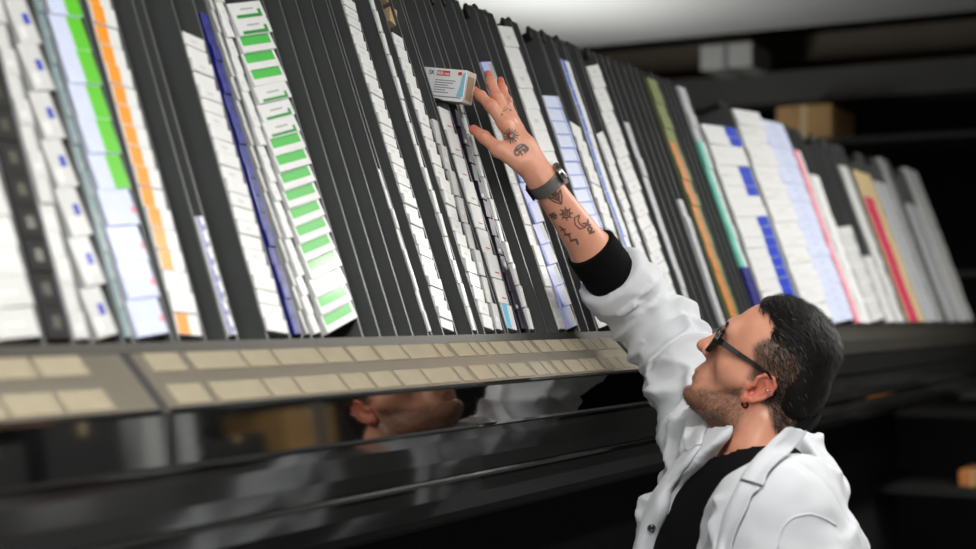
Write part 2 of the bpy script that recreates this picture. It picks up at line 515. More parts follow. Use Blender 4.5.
# radiant disc on the hand
sun = [(circle(5.2), 1.5), (circle(3.2), 1.0)] + [([(6.5*math.cos(a), 6.5*math.sin(a)), (11*math.cos(a), 11*math.sin(a))], 1.5 if i % 2 else .9) for i, a in enumerate(np.linspace(0, 2*math.pi, 14, endpoint=False))]
put(P(509, 135, 2.38), hd, sun)
beast = [([(-10, 2), (-4, 6), (4, 7), (9, 3), (11, -4), (7, -7), (5, -2), (-3, -2), (-8, -6), (-11, -3), (-10, 2)], 1.6), ([(-6, 2), (5, 3)], 2.6), ([(8, 3), (9, -6)], 2), ([(-3, -1), (-2, -8)], 1.6), ([(3, 0), (4, -8)], 1.4)]
put(P(521, 147, 2.39), hd, beast)
put(P(511, 98, 2.41), hd, [(circle(2.2), 1.0), ([(-6, -6), (-3, -4), (0, -6), (3, -4), (6, -6)], .9)], .8)
put(P(507, 108, 2.41), hd, [([(-5, 0), (5, 0)], 1.0), ([(-3, 3), (4, 4)], .7), (circle(.8, 8, -9, -3), 1.2), (circle(.8, 8, 6, -4), 1.4)], .8)
leaf = [([(0, -13), (-7, -4), (-11, 6), (-4, 3), (0, 10), (4, 3), (11, 6), (7, -4), (0, -13)], 1.5), ([(0, -10), (0, 8)], 1.1), ([(-6, 3), (0, -6), (6, 3)], 2.2), ([(-4, 8), (0, 0), (4, 8)], 1.6)]
put(P(559, 198, 2.37), -ax_, leaf)
helm = [(circle(6), 1.5), (circle(2.6), 1.4), ([(-3, 2), (3, 2)], 1.6)] + [([(6*math.cos(a), 6*math.sin(a)), (10*math.cos(a), 10*math.sin(a))], 1.4) for a in np.linspace(.3, 2*math.pi+.3, 8, endpoint=False)]
put(P(567, 216, 2.37), -ax_, helm)
moon = [([(-4, 11), (-9, 2), (-7, -8), (2, -11), (-2, -4), (-2, 4), (5, 10), (-4, 11)], 1.3), ([(2, -4), (9, -8), (12, -3)], 1.8), ([(4, -9), (10, -12)], 2)]
put(P(583, 222, 2.37), -ax_, moon)
put(P(592, 228, 2.38), -ax_, [(circle(3), 1.8), ([(-4, -5), (3, -7)], 2.2)])
put(P(552, 218, 2.37), -ax_, [([(-4, 4), (3, 3)], 2.2), ([(-3, 0), (4, -1)], 2.4), ([(-2, -4), (3, -5)], 1.6)])
put(P(563, 233, 2.37), -ax_, [([(-2, 10), (0, 3), (-1, -4), (2, -12), (-1, -20)], 1.4), ([(-4, 4), (3, 1)], 1.3), ([(-3, -6), (5, -9)], 1.8)])
put(P(573, 243, 2.37), -ax_, [([(-3, 3), (4, 0), (2, -7)], 2.0)])
zero = np.zeros(len(vA))
tips = np.zeros(len(vA))
for k, (pts, rs) in fing.items():
    tips = np.maximum(tips, 1 - sstep(np.linalg.norm(vA - np.array(pts[3]), axis=1), .006, .022))
    for j in (1, 2): tips = np.maximum(tips, .45 * (1 - sstep(np.linalg.norm(vA - np.array(pts[j]), axis=1), .006, .016)))
aA = dict(beard=zero, stubble=zero, brow=zero, red=np.clip(tips, 0, 1), lips=zero, ink=ink)

# ---- skin material
def skin_mat():
    m = bpy.data.materials.new('skin'); m.use_nodes = True; nt = m.node_tree; b = nt.nodes['Principled BSDF']
    def attr(n):
        a = nt.nodes.new('ShaderNodeAttribute'); a.attribute_name = n; return a.outputs['Fac']
    def mix(c1, c2, f, k=1.0):
        mx = nt.nodes.new('ShaderNodeMix'); mx.data_type = 'RGBA'
        mt = nt.nodes.new('ShaderNodeMath'); mt.operation = 'MULTIPLY'; mt.inputs[1].default_value = k
        nt.links.new(f, mt.inputs[0]); nt.links.new(mt.outputs[0], mx.inputs['Factor'])
        if isinstance(c1, tuple): mx.inputs[6].default_value = c1
        else: nt.links.new(c1, mx.inputs[6])
        if isinstance(c2, tuple): mx.inputs[7].default_value = c2
        else: nt.links.new(c2, mx.inputs[7])
        return mx.outputs[2]
    tc = nt.nodes.new('ShaderNodeTexCoord')
    n1 = nt.nodes.new('ShaderNodeTexNoise'); n1.inputs['Scale'].default_value = 45; n1.inputs['Detail'].default_value = 4
    nt.links.new(tc.outputs['Object'], n1.inputs['Vector'])
    c = mix(lin((228, 168, 140)), lin((210, 140, 114)), n1.outputs['Fac'], .9)
    c = mix(c, lin((206, 104, 84)), attr('red'), .75)
    c = mix(c, lin((196, 106, 100)), attr('lips'), .95)
    # hairs: streaky mix so that stubble is not a flat tint
    n2 = nt.nodes.new('ShaderNodeTexNoise'); n2.inputs['Scale'].default_value = 700; n2.inputs['Detail'].default_value = 2
    nt.links.new(tc.outputs['Object'], n2.inputs['Vector'])
    hcol = mix(lin((60, 44, 34)), lin((116, 92, 74)), n2.outputs['Fac'], 1)
    c = mix(c, hcol, attr('beard'), .62)
    c = mix(c, hcol, attr('stubble'), .75)
    c = mix(c, lin((50, 36, 30)), attr('brow'), .85)
    c = mix(c, lin((38, 42, 46)), attr('ink'), .88)
    nt.links.new(c, b.inputs['Base Color'])
    b.inputs['Roughness'].default_value = .42
    b.inputs['Subsurface Weight'].default_value = .12; b.inputs['Subsurface Radius'].default_value = (.9, .35, .2); b.inputs['Subsurface Scale'].default_value = .006
    n3 = nt.nodes.new('ShaderNodeTexNoise'); n3.inputs['Scale'].default_value = 380
    nt.links.new(tc.outputs['Object'], n3.inputs['Vector'])
    bp = nt.nodes.new('ShaderNodeBump'); bp.inputs['Strength'].default_value = .25; bp.inputs['Distance'].default_value = .001
    nt.links.new(n3.outputs['Fac'], bp.inputs['Height']); nt.links.new(bp.outputs[0], b.inputs['Normal'])
    return m
M_SKIN = skin_mat()

# hidden body under the clothes at low resolution so that the figure is whole
FLOORZ = 0.0
hipL = PEL - Z * .05 + Tl * .09; hipR = PEL - Z * .05 - Tl * .09
kneeL = Vector((hipL.x, hipL.y, .50)) + Tf * .03; kneeR = Vector((hipR.x, hipR.y, .50)) + Tf * .06
ankL = Vector((hipL.x, hipL.y, .09)) - Tf * .04 + Tl * .03; ankR = Vector((hipR.x, hipR.y, .09)) + Tf * .04
def hand_left(p):
    h = (WLL - ELL).normalized(); s = Z.cross(h).normalized()
    d = cone(p, WLL, WLL + h * .075, .024, .028)
    for k in range(4):
        o = s * (.028 - .019 * k); a = WLL + h * .085 + o; b = a + h * .035 - Z * .008; c = b + h * .018 - Z * .024
        g = smin(cone(p, a, b, .010, .009), cone(p, b, c, .009, .0075), .004); d = smin(d, g, .006)
    a = WLL + h * .03 + s * .03; b = a + h * .035 + s * .018 - Z*.01
    return smin(d, smin(cone(p, a, b, .013, .011), cone(p, b, b + h * .028 - Z * .006, .011, .009), .004), .01)
def body_core(p):
    d = torso_sdf(p, -.014); d = smin(d, arms_sdf(p, -.008), .02)
    d = smin(d, hand_left(p), .012)
    for h_, k_, a_ in ((hipL, kneeL, ankL), (hipR, kneeR, ankR)):
        d = smin(d, cone(p, h_, k_, .080, .055), .03); d = smin(d, cone(p, k_, a_, .052, .036), .02)
    return smin(d, cone(p, NB - Z * .08, NB - Z * .02, .06, .056), .03)
lo, hi = bounds([SR, SL, ER, ELL, WLL, PEL, ankL, ankR, NB], .14)
vB, fB = nets(body_core, lo, hi, .0085)
print('core', len(vB))
vv = np.concatenate([vH, vA, vB]); ff = np.concatenate([fH, fA + len(vH), fB + len(vH) + len(vA)])
zB = np.zeros(len(vB))
att = {k: np.concatenate([aH[k], aA[k], zB]) for k in aH}
FOOT = Vector((PEL.x, PEL.y, 0))
man = empty('person', Matrix.Translation(FOOT))
tag(man, 'man in white lab coat and black glasses reaching up to a pack in the rack', 'person')
MI = Matrix.Translation(-FOOT)
def addp(v): return v - np.array(FOOT)
body = np_mesh('body', addp(vv), ff, M_SKIN, man, att)

# ------------------------------------------------------------------ hair
def cap_sdf(p):
    q = to_head(p); x, y, z = q[:, 0], q[:, 1], q[:, 2]
    base = ell(q, (.012, 0, .052), (.073, .073, .080))
    base = smin(base, ell(q, (.036, 0, .060), (.053, .062, .060)), .03)
    base = smin(base, cone(q, (-.024, 0, .02), (-.030, 0, -.012), .043, .040), .03)
    th = .001 + .007 * sstep(z, .06, .125) + .003 * sstep(-x, .01, .06) * sstep(z, -.03, .04)
    fade = sstep(x, -.050, -.008) * sstep(np.abs(y), .035, .055) * (1 - sstep(z, .065, .100))
    th = th - .007 * fade
    hl = hair_line(q)
    d = base - th
    low = -.020 - z + np.where(x > -.035, .0, 0)         # lower limit at the nape
    # around the ear
    eard = .032 - np.hypot((x - .002) * 1.0, (z - .015) * .85)
    d = smax(d, -hl * .8, .008)
    d = smax(d, low - .012, .008)
    d = smax(d, eard, .006)
    return d * HS
lo, hi = np.array(hc) - .17, np.array(hc) + .17
vC, fC = nets(cap_sdf, lo, hi, .0026)
vC = relax(vC, fC, 1)
nC = vnormals(vC, fC)
def hair_mat():
    m = mat('dark_hair', (15, 13, 12), .6, spec=.2, sheen=.1); return m
M_HAIR = hair_mat()
M_HAIR2 = mat('grey_brown_hair', (96, 84, 74), .45, spec=.4)
M_BEARD = mat('beard_hair', (86, 66, 50), .5)
# short strands grown from the cap
hv = []; hf = []; hm = []
qC = to_head(vC.astype(np.float32)).astype(np.float64)
ok = np.where((hair_line(qC.astype(np.float32)) > -.004))[0]
pick = rng.choice(ok, 15000)
for i in pick:
    p = Vector(vC[i]); n = Vector(nC[i]); qq = qC[i]
    topness = max(0.0, min(1.0, (qq[2] - .065) / .05)); back = max(0.0, min(1.0, (-qq[0] + .005) / .05))
    side = 1 - max(topness, back)
    if (side > .6 and random.random() < .3) or qq[0] > .072: continue
    ln = (.005 + .017 * max(topness, back * .7)) * random.uniform(.6, 1.15)
    # combed back and a little sideways; down at the back
    g = hx * (-.9) + hz * (-.55 * back - .75 * side) + Ldir * (math.copysign(.22, qq[1]) + random.uniform(-.35, .35))
    g = g + Vector((noise.noise(p * 26), noise.noise(p * 26 + Vector((9, 0, 0))), noise.noise(p * 26 + Vector((0, 9, 0))))) * .9
    g = (g - n * g.dot(n)).normalized()
    lift = (.15 * topness + .06) * random.uniform(.4, 1.5)
    wd = random.uniform(.00035, .00075)
    a = p - n * .002; b = p + g * ln * .5 + n * ln * lift * .8; c = p + g * ln + n * ln * lift * .7
    s_ = g.cross(n).normalized() * wd
    k = len(hv)
    hv += [a - s_, a + s_, b - s_ * .8, b + s_ * .8, c]
    hf += [(k, k+1, k+3, k+2), (k+2, k+3, k+4)]
    mi = 1 if (side > .45 and random.random() < .35) or random.random() < .015 else 0
    hm += [mi, mi]
me_v = [Vector(v) for v in vC]
k0 = len(me_v)
allv = [v - FOOT for v in me_v + hv]
allf = [tuple(f) for f in fC] + [tuple(i + k0 for i in f) for f in hf]
hair = mesh_obj('hair', allv, allf, [M_HAIR, M_HAIR2], man, [0] * len(fC) + hm, smooth=True)
# clipped hair on the temples and round the ears
sv_ = []; sf_ = []; sm_ = []; nH = vnormals(vH, fH)
cand = np.where((aH['stubble'] > .3) & (ay > .03) & (z < .115))[0]
for i in rng.choice(cand, 15000):
    if random.random() > aH['stubble'][i]: continue
    p = Vector(vH[i]); n = Vector(nH[i])
    if hl[i] > .02: s_w = 1.7
    else: s_w = 1.0
    g = -hx * .75 - hz * .6 + Vector([random.uniform(-.3, .3) for _ in range(3)])
    g = (g - n * g.dot(n)).normalized(); ln = random.uniform(.004, .0085) * (1 + .8 * max(0, min(1, (q[i][2] - .05) / .05)))
    s_ = g.cross(n).normalized() * random.uniform(.00014, .0003) * s_w; k = len(sv_)
    sv_ += [p - s_ - n * .0003, p + s_ - n * .0003, p + g * ln + n * ln * .38]; sf_.append((k, k+1, k+2)); sm_.append(0 if random.random() < .25 + .7 * min(1, max(0, hl[i] / .035)) else 1)
mesh_obj('clipped_hair', [v - FOOT for v in sv_], sf_, [M_HAIR, M_HAIR2], man, sm_)
# beard and side stubble strands
bv = []; bf = []; nH = vnormals(vH, fH)
cand = np.where((aH['beard'] > .45) & (z < .02))[0]
bp_ = rng.choice(cand, 3800)
for i in bp_:
    if random.random() > aH['beard'][i]: continue
    p = Vector(vH[i]); n = Vector(nH[i])
    g = -hz * 1.0 + hx * .35 + Vector([random.uniform(-.35, .35) for _ in range(3)])
    g = (g - n * g.dot(n)).normalized(); ln = random.uniform(.003, .0065)
    s_ = g.cross(n).normalized() * .00022; k = len(bv)
    tip = p + g * ln + n * ln * .55
    bv += [p - s_ - n * .0003, p + s_ - n * .0003, tip]; bf.append((k, k+1, k+2))
mesh_obj('beard', [v - FOOT for v in bv], bf, [M_BEARD], man)
# eyebrows
bv = []; bf = []
cand = np.where(aH['brow'] > .35)[0]
for i in rng.choice(cand, 500):
    p = Vector(vH[i]); n = Vector(nH[i]); sg = 1 if q[i][1] > 0 else -1
    g = Ldir * sg * .9 + hz * .35 + Vector([random.uniform(-.3, .3) for _ in range(3)])
    g = (g - n * g.dot(n)).normalized(); ln = random.uniform(.005, .009)
    s_ = g.cross(n).normalized() * .0003; k = len(bv)
    bv += [p - s_, p + s_, p + g * ln + n * ln * .3]; bf.append((k, k+1, k+2))
mesh_obj('eyebrow_hair', [v - FOOT for v in bv], bf, [M_HAIR], man)

# ------------------------------------------------------------------ the dispensing rack
rack = empty('dispensing_rack', Matrix.Translation(P0))
tag(rack, 'long leaning dispensing rack with black channel dividers and a steel front ledge', 'rack')
RI = Matrix.Translation(P0).inverted()
def local(q): return q - P0

VTOP = tv(577, 46)[1]
# the columns of cartons: photo span at the foot line, where the stack ends, look
# (x0, x1, top point or None, thickness, tilt deg, look, phrase, order)
W, G = 'w', 'g'
COLS = [
 (3, 51, None, .030, 4, 'offwhite', 'broad off-white stack at the far left edge', 'ledge'),
 (53, 79, None, .034, 0, 'black_olive', 'black and olive stack at the left', 'ledge'),
 (81, 97, None, .028, 0, 'white_grey', 'slim white stack left of the blue dotted one', 'ledge'),
 (98, 128, None, .052, 10, 'blue_dot', 'white stack with blue dots', 'ledge'),
 (129, 138, None, .030, 0, 'teal_grey', 'thin grey-teal stack beside the blue dots', 'ledge'),
 (140, 177, None, .040, 6, 'lavender_green', 'lavender stack that turns green higher up', 'ledge'),
 (183, 209, None, .024, -5, 'orange_white', 'orange and white stack', 'ledge'),
 (231, 241, (196, 213), .020, 5, 'blue_white', 'short blue and white stack', 'ledge'),
 (271, 293, (187, 26), .017, -8, 'white', 'plain white stack left of the navy one', 'ledge'),
 (297, 305, (190, 2), .022, 0, 'navy', 'narrow navy blue stack', 'ledge'),
 (307, 314, None, .030, 8, 'grey_line', 'thin grey stack right of the navy one', 'ledge'),
 (315, 325, None, .024, 10, 'white', 'slim white stack touching the green banded one', 'ledge'),
 (326, 365, None, .0225, 15, 'green_band', 'green banded stack', 'ledge'),
 (430, 433, (376, 165), .030, 0, 'white', 'hair-thin white stack', 'ledge'),
 (445, 458, None, .015, -13, 'white', 'white zigzag stack right of the empty channels', 'ledge'),
 (474, 479, None, .036, -6, 'white', 'very thin white stack between two zigzag stacks', 'ledge'),
 (486, 497, (387, 26), .021, -13, 'white', 'wide zigzag stack left of the held pack', 'ledge'),
 (498, 506, (424, 105), .042, -9, 'white_grey', 'leaf-like white stack below the held pack', 'ledge'),
 (509, 521, (432, 95), .040, -8, 'white_blue_foot', 'white stack with a sky blue foot', 'ledge'),
 (523, 530, (455, 112), .030, -10, 'purple_black', 'purple-black speckled stack', 'ledge'),
 (531, 536, (455, 65), .036, -8, 'white', 'thin white stack right of the purple-black one', 'ledge'),
 (559, 566, (478, 100), .036, 0, 'offwhite', 'narrow off-white stack under the wrist', 'ledge'),
 (567, 580, (486, 50), .036, 10, 'violet', 'pale violet stack behind the wrist', 'ledge'),
 (597, 613, (504, 24), .040, 8, 'white', 'tall white stack right of the hand', 'top'),
 (619, 636, (550, 92), .026, 6, 'blue_lined', 'blue lined white stack', 'top'),
 (638, 648, (566, 118), .030, -12, 'white', 'white stack behind the blue lined one', 'top'),
 (650, 658, (558, 55), .030, 0, 'blue_edge', 'blue edged stack', 'top'),
 (661, 670, (594, 131), .022, 18, 'white', 'short white stack right of the blue edged one', 'top'),
 (673, 687, (587, 60), .024, 14, 'white', 'tall white stack behind the forearm', 'top'),
 (693, 698, (616, 109), .040, 0, 'silver', 'thin grey stack', 'top'),
 (718, 723, (669, 188), .040, 0, 'silver', 'short thin grey stack', 'top'),
 (729, 738, (644, 70), .030, 0, 'orange_olive', 'orange and olive stack', 'top'),
 (757, 764, (675, 78), .034, 0, 'teal_top', 'teal stack', 'top'),
 (768, 802, (720, 128), .026, 4, 'royal_band', 'white stack with royal blue bands', 'top'),
 (805, 831, (749, 109), .022, 4, 'white', 'broad white stack', 'top'),
 (829, 851, (769, 120), .026, 3, 'lavender', 'pale lavender stack', 'top'),
 (852, 858, (796, 149), .030, 0, 'pink', 'thin pink stack', 'top'),
 (859, 867, (816, 172), .026, 0, 'white', 'white stack right of the pink one', 'top'),
 (868, 882, (843, 222), .026, 5, 'white_grey', 'low white stack', 'top'),
 (883, 891, (868, 258), .026, 0, 'offwhite', 'lowest off-white stack', 'top'),
 (893, 900, (838, 165), .030, 0, 'offwhite', 'grey-white stack', 'top'),
 (905, 920, (864, 172), .030, 0, 'crimson_beige', 'crimson and beige stack', 'top'),
 (922, 933, (880, 182), .026, 0, 'silver', 'grey stack', 'top'),
 (935, 944, (885, 157), .026, 0, 'silver_dark', 'dark grey stack', 'top'),
 (946, 956, (918, 205), .026, 0, 'silver', 'low grey stack', 'top'),
 (958, 969, (909, 168), .030, 0, 'offwhite', 'last stack at the right end', 'top'),
]
CW = {
 'white': (224, 225, 225), 'offwhite': (202, 203, 202), 'olive': (40, 41, 14), 'black': (16, 16, 18), 'grey': (160, 162, 162),
 'blue': (28, 52, 176), 'teal': (110, 196, 178), 'tealgrey': (120, 142, 146), 'lav': (206, 214, 240), 'green': (92, 196, 30),
 'orange': (240, 150, 20), 'navy': (24, 28, 120), 'bgreen': (64, 186, 66), 'dgreen': (20, 140, 36), 'purple': (38, 30, 46),
 'violet': (176, 182, 232), 'sky': (110, 190, 224), 'royal': (14, 60, 190), 'pink': (236, 150, 165), 'crimson': (196, 52, 92),
 'beige': (206, 184, 140), 'dgrey': (92, 92, 90), 'orange2': (206, 120, 40), 'olive2': (120, 128, 74), 'silver': (184, 186, 190), 'red': (206, 50, 50),
 'bblue': (40, 100, 210),
}
def cm(k): return mat('carton_' + k, CW[k], 0.38 if k != 'black' else .7, noise_amt=0.04, noise_scale=60, coat=0.15 if k != 'black' else 0)

def front(look, i, n):
    """front pattern: list of (u0,u1,w0,w1,colour) over a base colour; u across, w up, both 0..1"""
    r = random.random
    if look == 'white': return 'white', [(.30, .62, .35, .55, 'offwhite')] if i % 2 else []
    if look == 'offwhite': return 'offwhite', [(.2, .7, .4, .5, 'white')]
    if look == 'white_grey': return 'offwhite', [(.78, 1, 0, 1, 'grey')] if i % 2 else [(.2, .6, .3, .5, 'white')]
    if look == 'black_olive': return 'black', [(.35, .72, .3, .7, 'olive')]
    if look == 'blue_dot': return 'offwhite', [(.48, .80, .42, .66, 'blue'), (.10, .40, .12, .38, 'white'), (.9, 1, 0, 1, 'grey')]
    if look == 'teal_grey': return 'tealgrey', [(.6, 1, .1, .4, 'grey')]
    if look == 'lavender_green':
        return 'lav', ([(.50, 1, 0, 1, 'green')] if i >= n else [(.85, 1, .3, .5, 'pink')])
    if look == 'orange_white':
        return 'white', ([(.0, .52, 0, 1, 'orange')] if i not in (1, 2) else [])
    if look == 'blue_white': return 'white', [(0, .38, 0, 1, 'blue'), (.55, .85, .1, .5, 'navy')]
    if look == 'navy': return 'navy', [(.4, .7, .3, .6, 'blue')]
    if look == 'grey_line': return 'grey', [(.0, .35, 0, 1, 'white'), (.7, 1, 0, .5, 'dgrey')]
    if look == 'green_band':
        if i >= n - 2: return 'white', [(.10, .90, .02, .24, 'dgreen'), (.80, .90, .24, .52, 'dgreen'), (.30, .70, .54, .64, 'grey')]
        if 6 <= n - i <= 8: return 'white', [(.10, .90, .02, .20, 'dgreen'), (.82, .90, .20, .44, 'dgreen'), (.30, .70, .50, .60, 'grey')]
        return 'white', [(.04, .93, .40, .92, 'bgreen'), (.04, .93, .92, 1, 'dgreen')]
    if look == 'white_blue_foot': return 'white', ([(0, .5, 0, 1, 'sky')] if i == 0 else [(.4, .8, .2, .26, 'red'), (.85, 1, 0, 1, 'offwhite')])
    if look == 'purple_black': return 'purple', [(.2, .6, .1, .3, 'silver')] if i % 3 == 1 else []
    if look == 'violet': return 'violet', [(.62, 1, 0, .8, 'silver'), (.0, .18, 0, 1, 'bblue')] if i % 2 else [(.62, 1, .1, .9, 'grey')]
    if look == 'blue_lined': return 'lav', [(0, 1, 0, .07, 'bblue'), (.86, .92, 0, 1, 'bblue')]
    if look == 'blue_edge': return 'white', [(0, .42, 0, 1, 'bblue')]
    if look == 'silver': return 'silver', [(.3, .6, .3, .6, 'grey')]
    if look == 'silver_dark': return 'grey', [(.5, 1, 0, 1, 'dgrey')]
    if look == 'orange_olive': return ('olive2', [(0, .62, 0, 1, 'orange2')] if i < n * 0.72 else [])
    if look == 'teal_top': return ('silver', []) if i > n * 0.76 else (('navy', []) if i < 4 else ('teal', [(.6, 1, 0, 1, 'white')]))
    if look == 'royal_band':
        k = n - i
        b = (k in (1, 2) or k in (5, 6, 7) or k > 9)
        return 'white', ([(.62, .98, 0, 1, 'royal')] if b else [])
    if look == 'lavender': return 'lav', [(.4, .6, .3, .5, 'silver')]
    if look == 'pink': return 'pink', [(.6, 1, 0, 1, 'white')]
    if look == 'crimson_beige': return 'beige', ([(0, .58, 0, 1, 'crimson')] if i < n * 0.82 else [])
    return 'white', []

def carton_mesh(mb, w, th, dep, look, i, n, mlist, M=None):
    """carton: u across (x), w up (y), depth along -z from the front at z=0, small bevels, flap seam, pattern"""
    base, pats = front(look, i, n)
    def mi(c):
        if c not in mlist: mlist.append(c)
        return mlist.index(c)
    us = sorted({0.0, 1.0} | {p[0] for p in pats} | {p[1] for p in pats})
    ws = sorted({0.0, 1.0} | {p[2] for p in pats} | {p[3] for p in pats})
    b = min(.0007, th * .04)
    def X(u): return -w/2 + b + (w - 2*b) * u
    def Yv(q): return b + (th - 2*b) * q
    verts = []; faces = []; ms = []
    idx = {}
    for a, u in enumerate(us):
        for c, q in enumerate(ws):
            idx[a, c] = len(verts); verts.append((X(u), Yv(q), 0))
    for a in range(len(us)-1):
        for c in range(len(ws)-1):
            um = (us[a]+us[a+1])/2; wm = (ws[c]+ws[c+1])/2; col = base
            for p in pats:
                if p[0] < um < p[1] and p[2] < wm < p[3]: col = p[4]
            faces.append((idx[a,c], idx[a+1,c], idx[a+1,c+1], idx[a,c+1])); ms.append(mi(col))
    # chamfer ring and body
    k = len(verts)
    verts += [(-w/2,0,-b),(w/2,0,-b),(w/2,th,-b),(-w/2,th,-b),(-w/2,0,-dep),(w/2,0,-dep),(w/2,th,-dep),(-w/2,th,-dep)]
    na, nc = len(us)-1, len(ws)-1
    bm_ = mi(base)
    edges = [([idx[a,0] for a in range(na+1)], k, k+1), ([idx[na,c] for c in range(nc+1)], k+1, k+2),
             ([idx[a,nc] for a in range(na,-1,-1)], k+2, k+3), ([idx[0,c] for c in range(nc,-1,-1)], k+3, k)]
    for lst, p, q in edges:
        faces.append(tuple([p, q] + lst[::-1])); ms.append(bm_)
    for f in [(k,k+4,k+5,k+1),(k+1,k+5,k+6,k+2),(k+2,k+6,k+7,k+3),(k+3,k+7,k+4,k),(k+4,k+7,k+6,k+5)]:
        faces.append(f); ms.append(bm_)
    mb.add(verts, faces, ms, M)

ORD = ['lowest', 'second', 'third', 'fourth', 'fifth', 'sixth', 'seventh', 'eighth', 'ninth', 'tenth', 'eleventh', 'twelfth', 'thirteenth',
 'fourteenth', 'fifteenth', 'sixteenth', 'seventeenth', 'eighteenth', 'nineteenth', 'twentieth'] + \
 ['twenty-' + s for s in 'first second third fourth fifth sixth seventh eighth ninth'.split()] + ['thirtieth'] + \
 ['thirty-' + s for s in 'first second third fourth fifth sixth seventh eighth ninth'.split()] + ['fortieth']
LOOKC = {'white': 'white', 'offwhite': 'off-white', 'white_grey': 'white', 'black_olive': 'black and olive', 'blue_dot': 'blue-dotted white', 'teal_grey': 'grey-teal',
 'lavender_green': 'lavender', 'orange_white': 'orange-and-white', 'blue_white': 'blue-and-white', 'navy': 'navy', 'grey_line': 'grey', 'green_band': 'green-banded white',
 'white_blue_foot': 'white', 'purple_black': 'purple-black', 'violet': 'pale violet', 'blue_lined': 'blue-lined white', 'blue_edge': 'blue-edged white', 'silver': 'grey'}

plan = []     # individual cartons and the rest
tlist = []
for ci, c in enumerate(COLS):
    x0, x1, top, th, tilt, look, phrase, order = c
    yb = 345 - 0.0237 * (x0 + x1) / 2
    xm = (x0 + x1) / 2; s_m = (xm + 2345) / 8830.0; s_t = .313 + .022 * min(1, max(0, (xm - 180) / 450)); hv_ = max(150, min(330, 330 - (xm - 500) * .38))
    dx = (s_m - s_t) * hv_ * .5
    t0 = tv(x0 + dx, yb)[0]; t1 = tv(x1 + dx, yb)[0]
    tlist.append((t0, t1))
    tc = (t0 + t1) / 2; cw = (t1 - t0) - 0.003
    ph = math.radians(tilt)
    w = (cw - abs(math.sin(ph)) * th * 1.0) / math.cos(ph)
    if top: vt = tv(*top)[1]
    else:
        vt = 0.60
        # stop just outside the frame
        for vv in np.arange(0.05, 0.62, 0.01):
            q = P0 + D * tc + U * float(vv) - CAM
            y = 274.5 - F * q.dot(UP) / q.dot(FW); x = 488 + F * q.x / q.dot(FW)
            if y < -28 or x < -35: vt = float(vv); break
        if look == 'green_band': vt = tv(238, 1)[1]
    pitch = th / math.cos(ph)
    v0 = 0.004 + abs(math.sin(ph)) * w / 2
    n = max(1, int((vt - v0) / pitch + .25))
    qd = (P0 + D * tc - CAM).y
    area = w * th / qd ** 2
    pal = -max(0, 0)
    for i in range(n):
        plan.append((ci, i, n, tc, v0 + i * pitch, w, th * 0.994, ph, look, phrase, order, area, vt))
# whole columns, largest cartons first, up to about 300 individuals
order_cols = sorted({(p[11], p[0]) for p in plan}, reverse=True)
single = set(); cnt = 0
for a, ci in order_cols:
    k = sum(1 for p in plan if p[0] == ci)
    if cnt + k <= 300: single.add(ci); cnt += k
print('cartons', len(plan), 'single', cnt, 'cols', len(single), 'of', len(COLS))
rest = MB(); rest_m = []
cache = {}
for (ci, i, n, tc, v, w, th, ph, look, phrase, order, area, vt) in plan:
    js = random.uniform(-1, 1)
    jn = random.uniform(-.0022, .0010)
    rot = ph + math.radians(random.uniform(-.7, .7) if ph else random.uniform(-.3, .3))
    dep = 0.078
    Mr = RM @ Matrix.Translation((tc + js * .0005 + math.sin(ph) * th / 2, v, jn + (.008 if tc > 2.9 else .0025))) @ Matrix.Rotation(rot, 4, 'Z')
    nn = n
    if look == 'lavender_green': nn = int(n * 0.47)
    if ci in single:
        key = (ci, repr(front(look, i, nn)))
        if key not in cache:
            mb = MB(); ml = []
            carton_mesh(mb, w, th, dep, look, i, nn, ml)
            me = bpy.data.meshes.new('medicine_carton')
            me.from_pydata([tuple(q) for q in mb.v], [], mb.f)
            for k in ml: me.materials.append(cm(k))
            me.polygons.foreach_set('material_index', mb.m); me.update()
            cache[key] = me
        o = bpy.data.objects.new('medicine_carton', cache[key]); COL.objects.link(o)
        o.matrix_world = Mr
        cname = LOOKC.get(look, 'white')
        if look == 'lavender_green' and i >= nn: cname = 'green-sided'
        if order == 'ledge':
            w_ = ('lowest' if i == 0 else ('topmost' if (i == n-1 and vt < .58) else ORD[i] + ' up'))
        else:
            j = n - 1 - i
            w_ = 'topmost' if j == 0 else ORD[j] + ' down'
        tag(o, '%s carton, %s in the %s' % (cname, w_, phrase), 'medicine carton', 'cartons in the ' + phrase)
    else:
        carton_mesh(rest, w, th, dep, look, i, nn, rest_m, Mr)
if rest.v:
    o = mesh_obj('medicine_cartons', rest.v, rest.f, [cm(k) for k in rest_m], None, rest.m)
    tag(o, 'narrow and distant medicine cartons filling the remaining channels of the rack', 'medicine cartons', None, 'stuff')
# a few beige cartons resting above the wide zigzag stack
mb = MB(); ml = []
tb = tlist[16]; vb = tv(387, 26)[1] + .012
for k in range(2):
    mb = MB(); ml = []
    carton_mesh(mb, (tb[1]-tb[0]) * .55, .034, .07, 'plain', 0, 1, ml)
    o = mb.build('medicine_carton', [mat('carton_kraft', (196, 170, 128), .5)])
    o.matrix_world = RM @ Matrix.Translation(((tb[0]+tb[1])/2 + .012, vb + k * .0395, -.004)) @ Matrix.Rotation(math.radians(-26), 4, 'Z')
    tag(o, 'small beige carton, %s above the wide zigzag stack left of the held pack' % (['lower one', 'upper one'][k]), 'medicine carton', 'beige cartons above the zigzag stack')

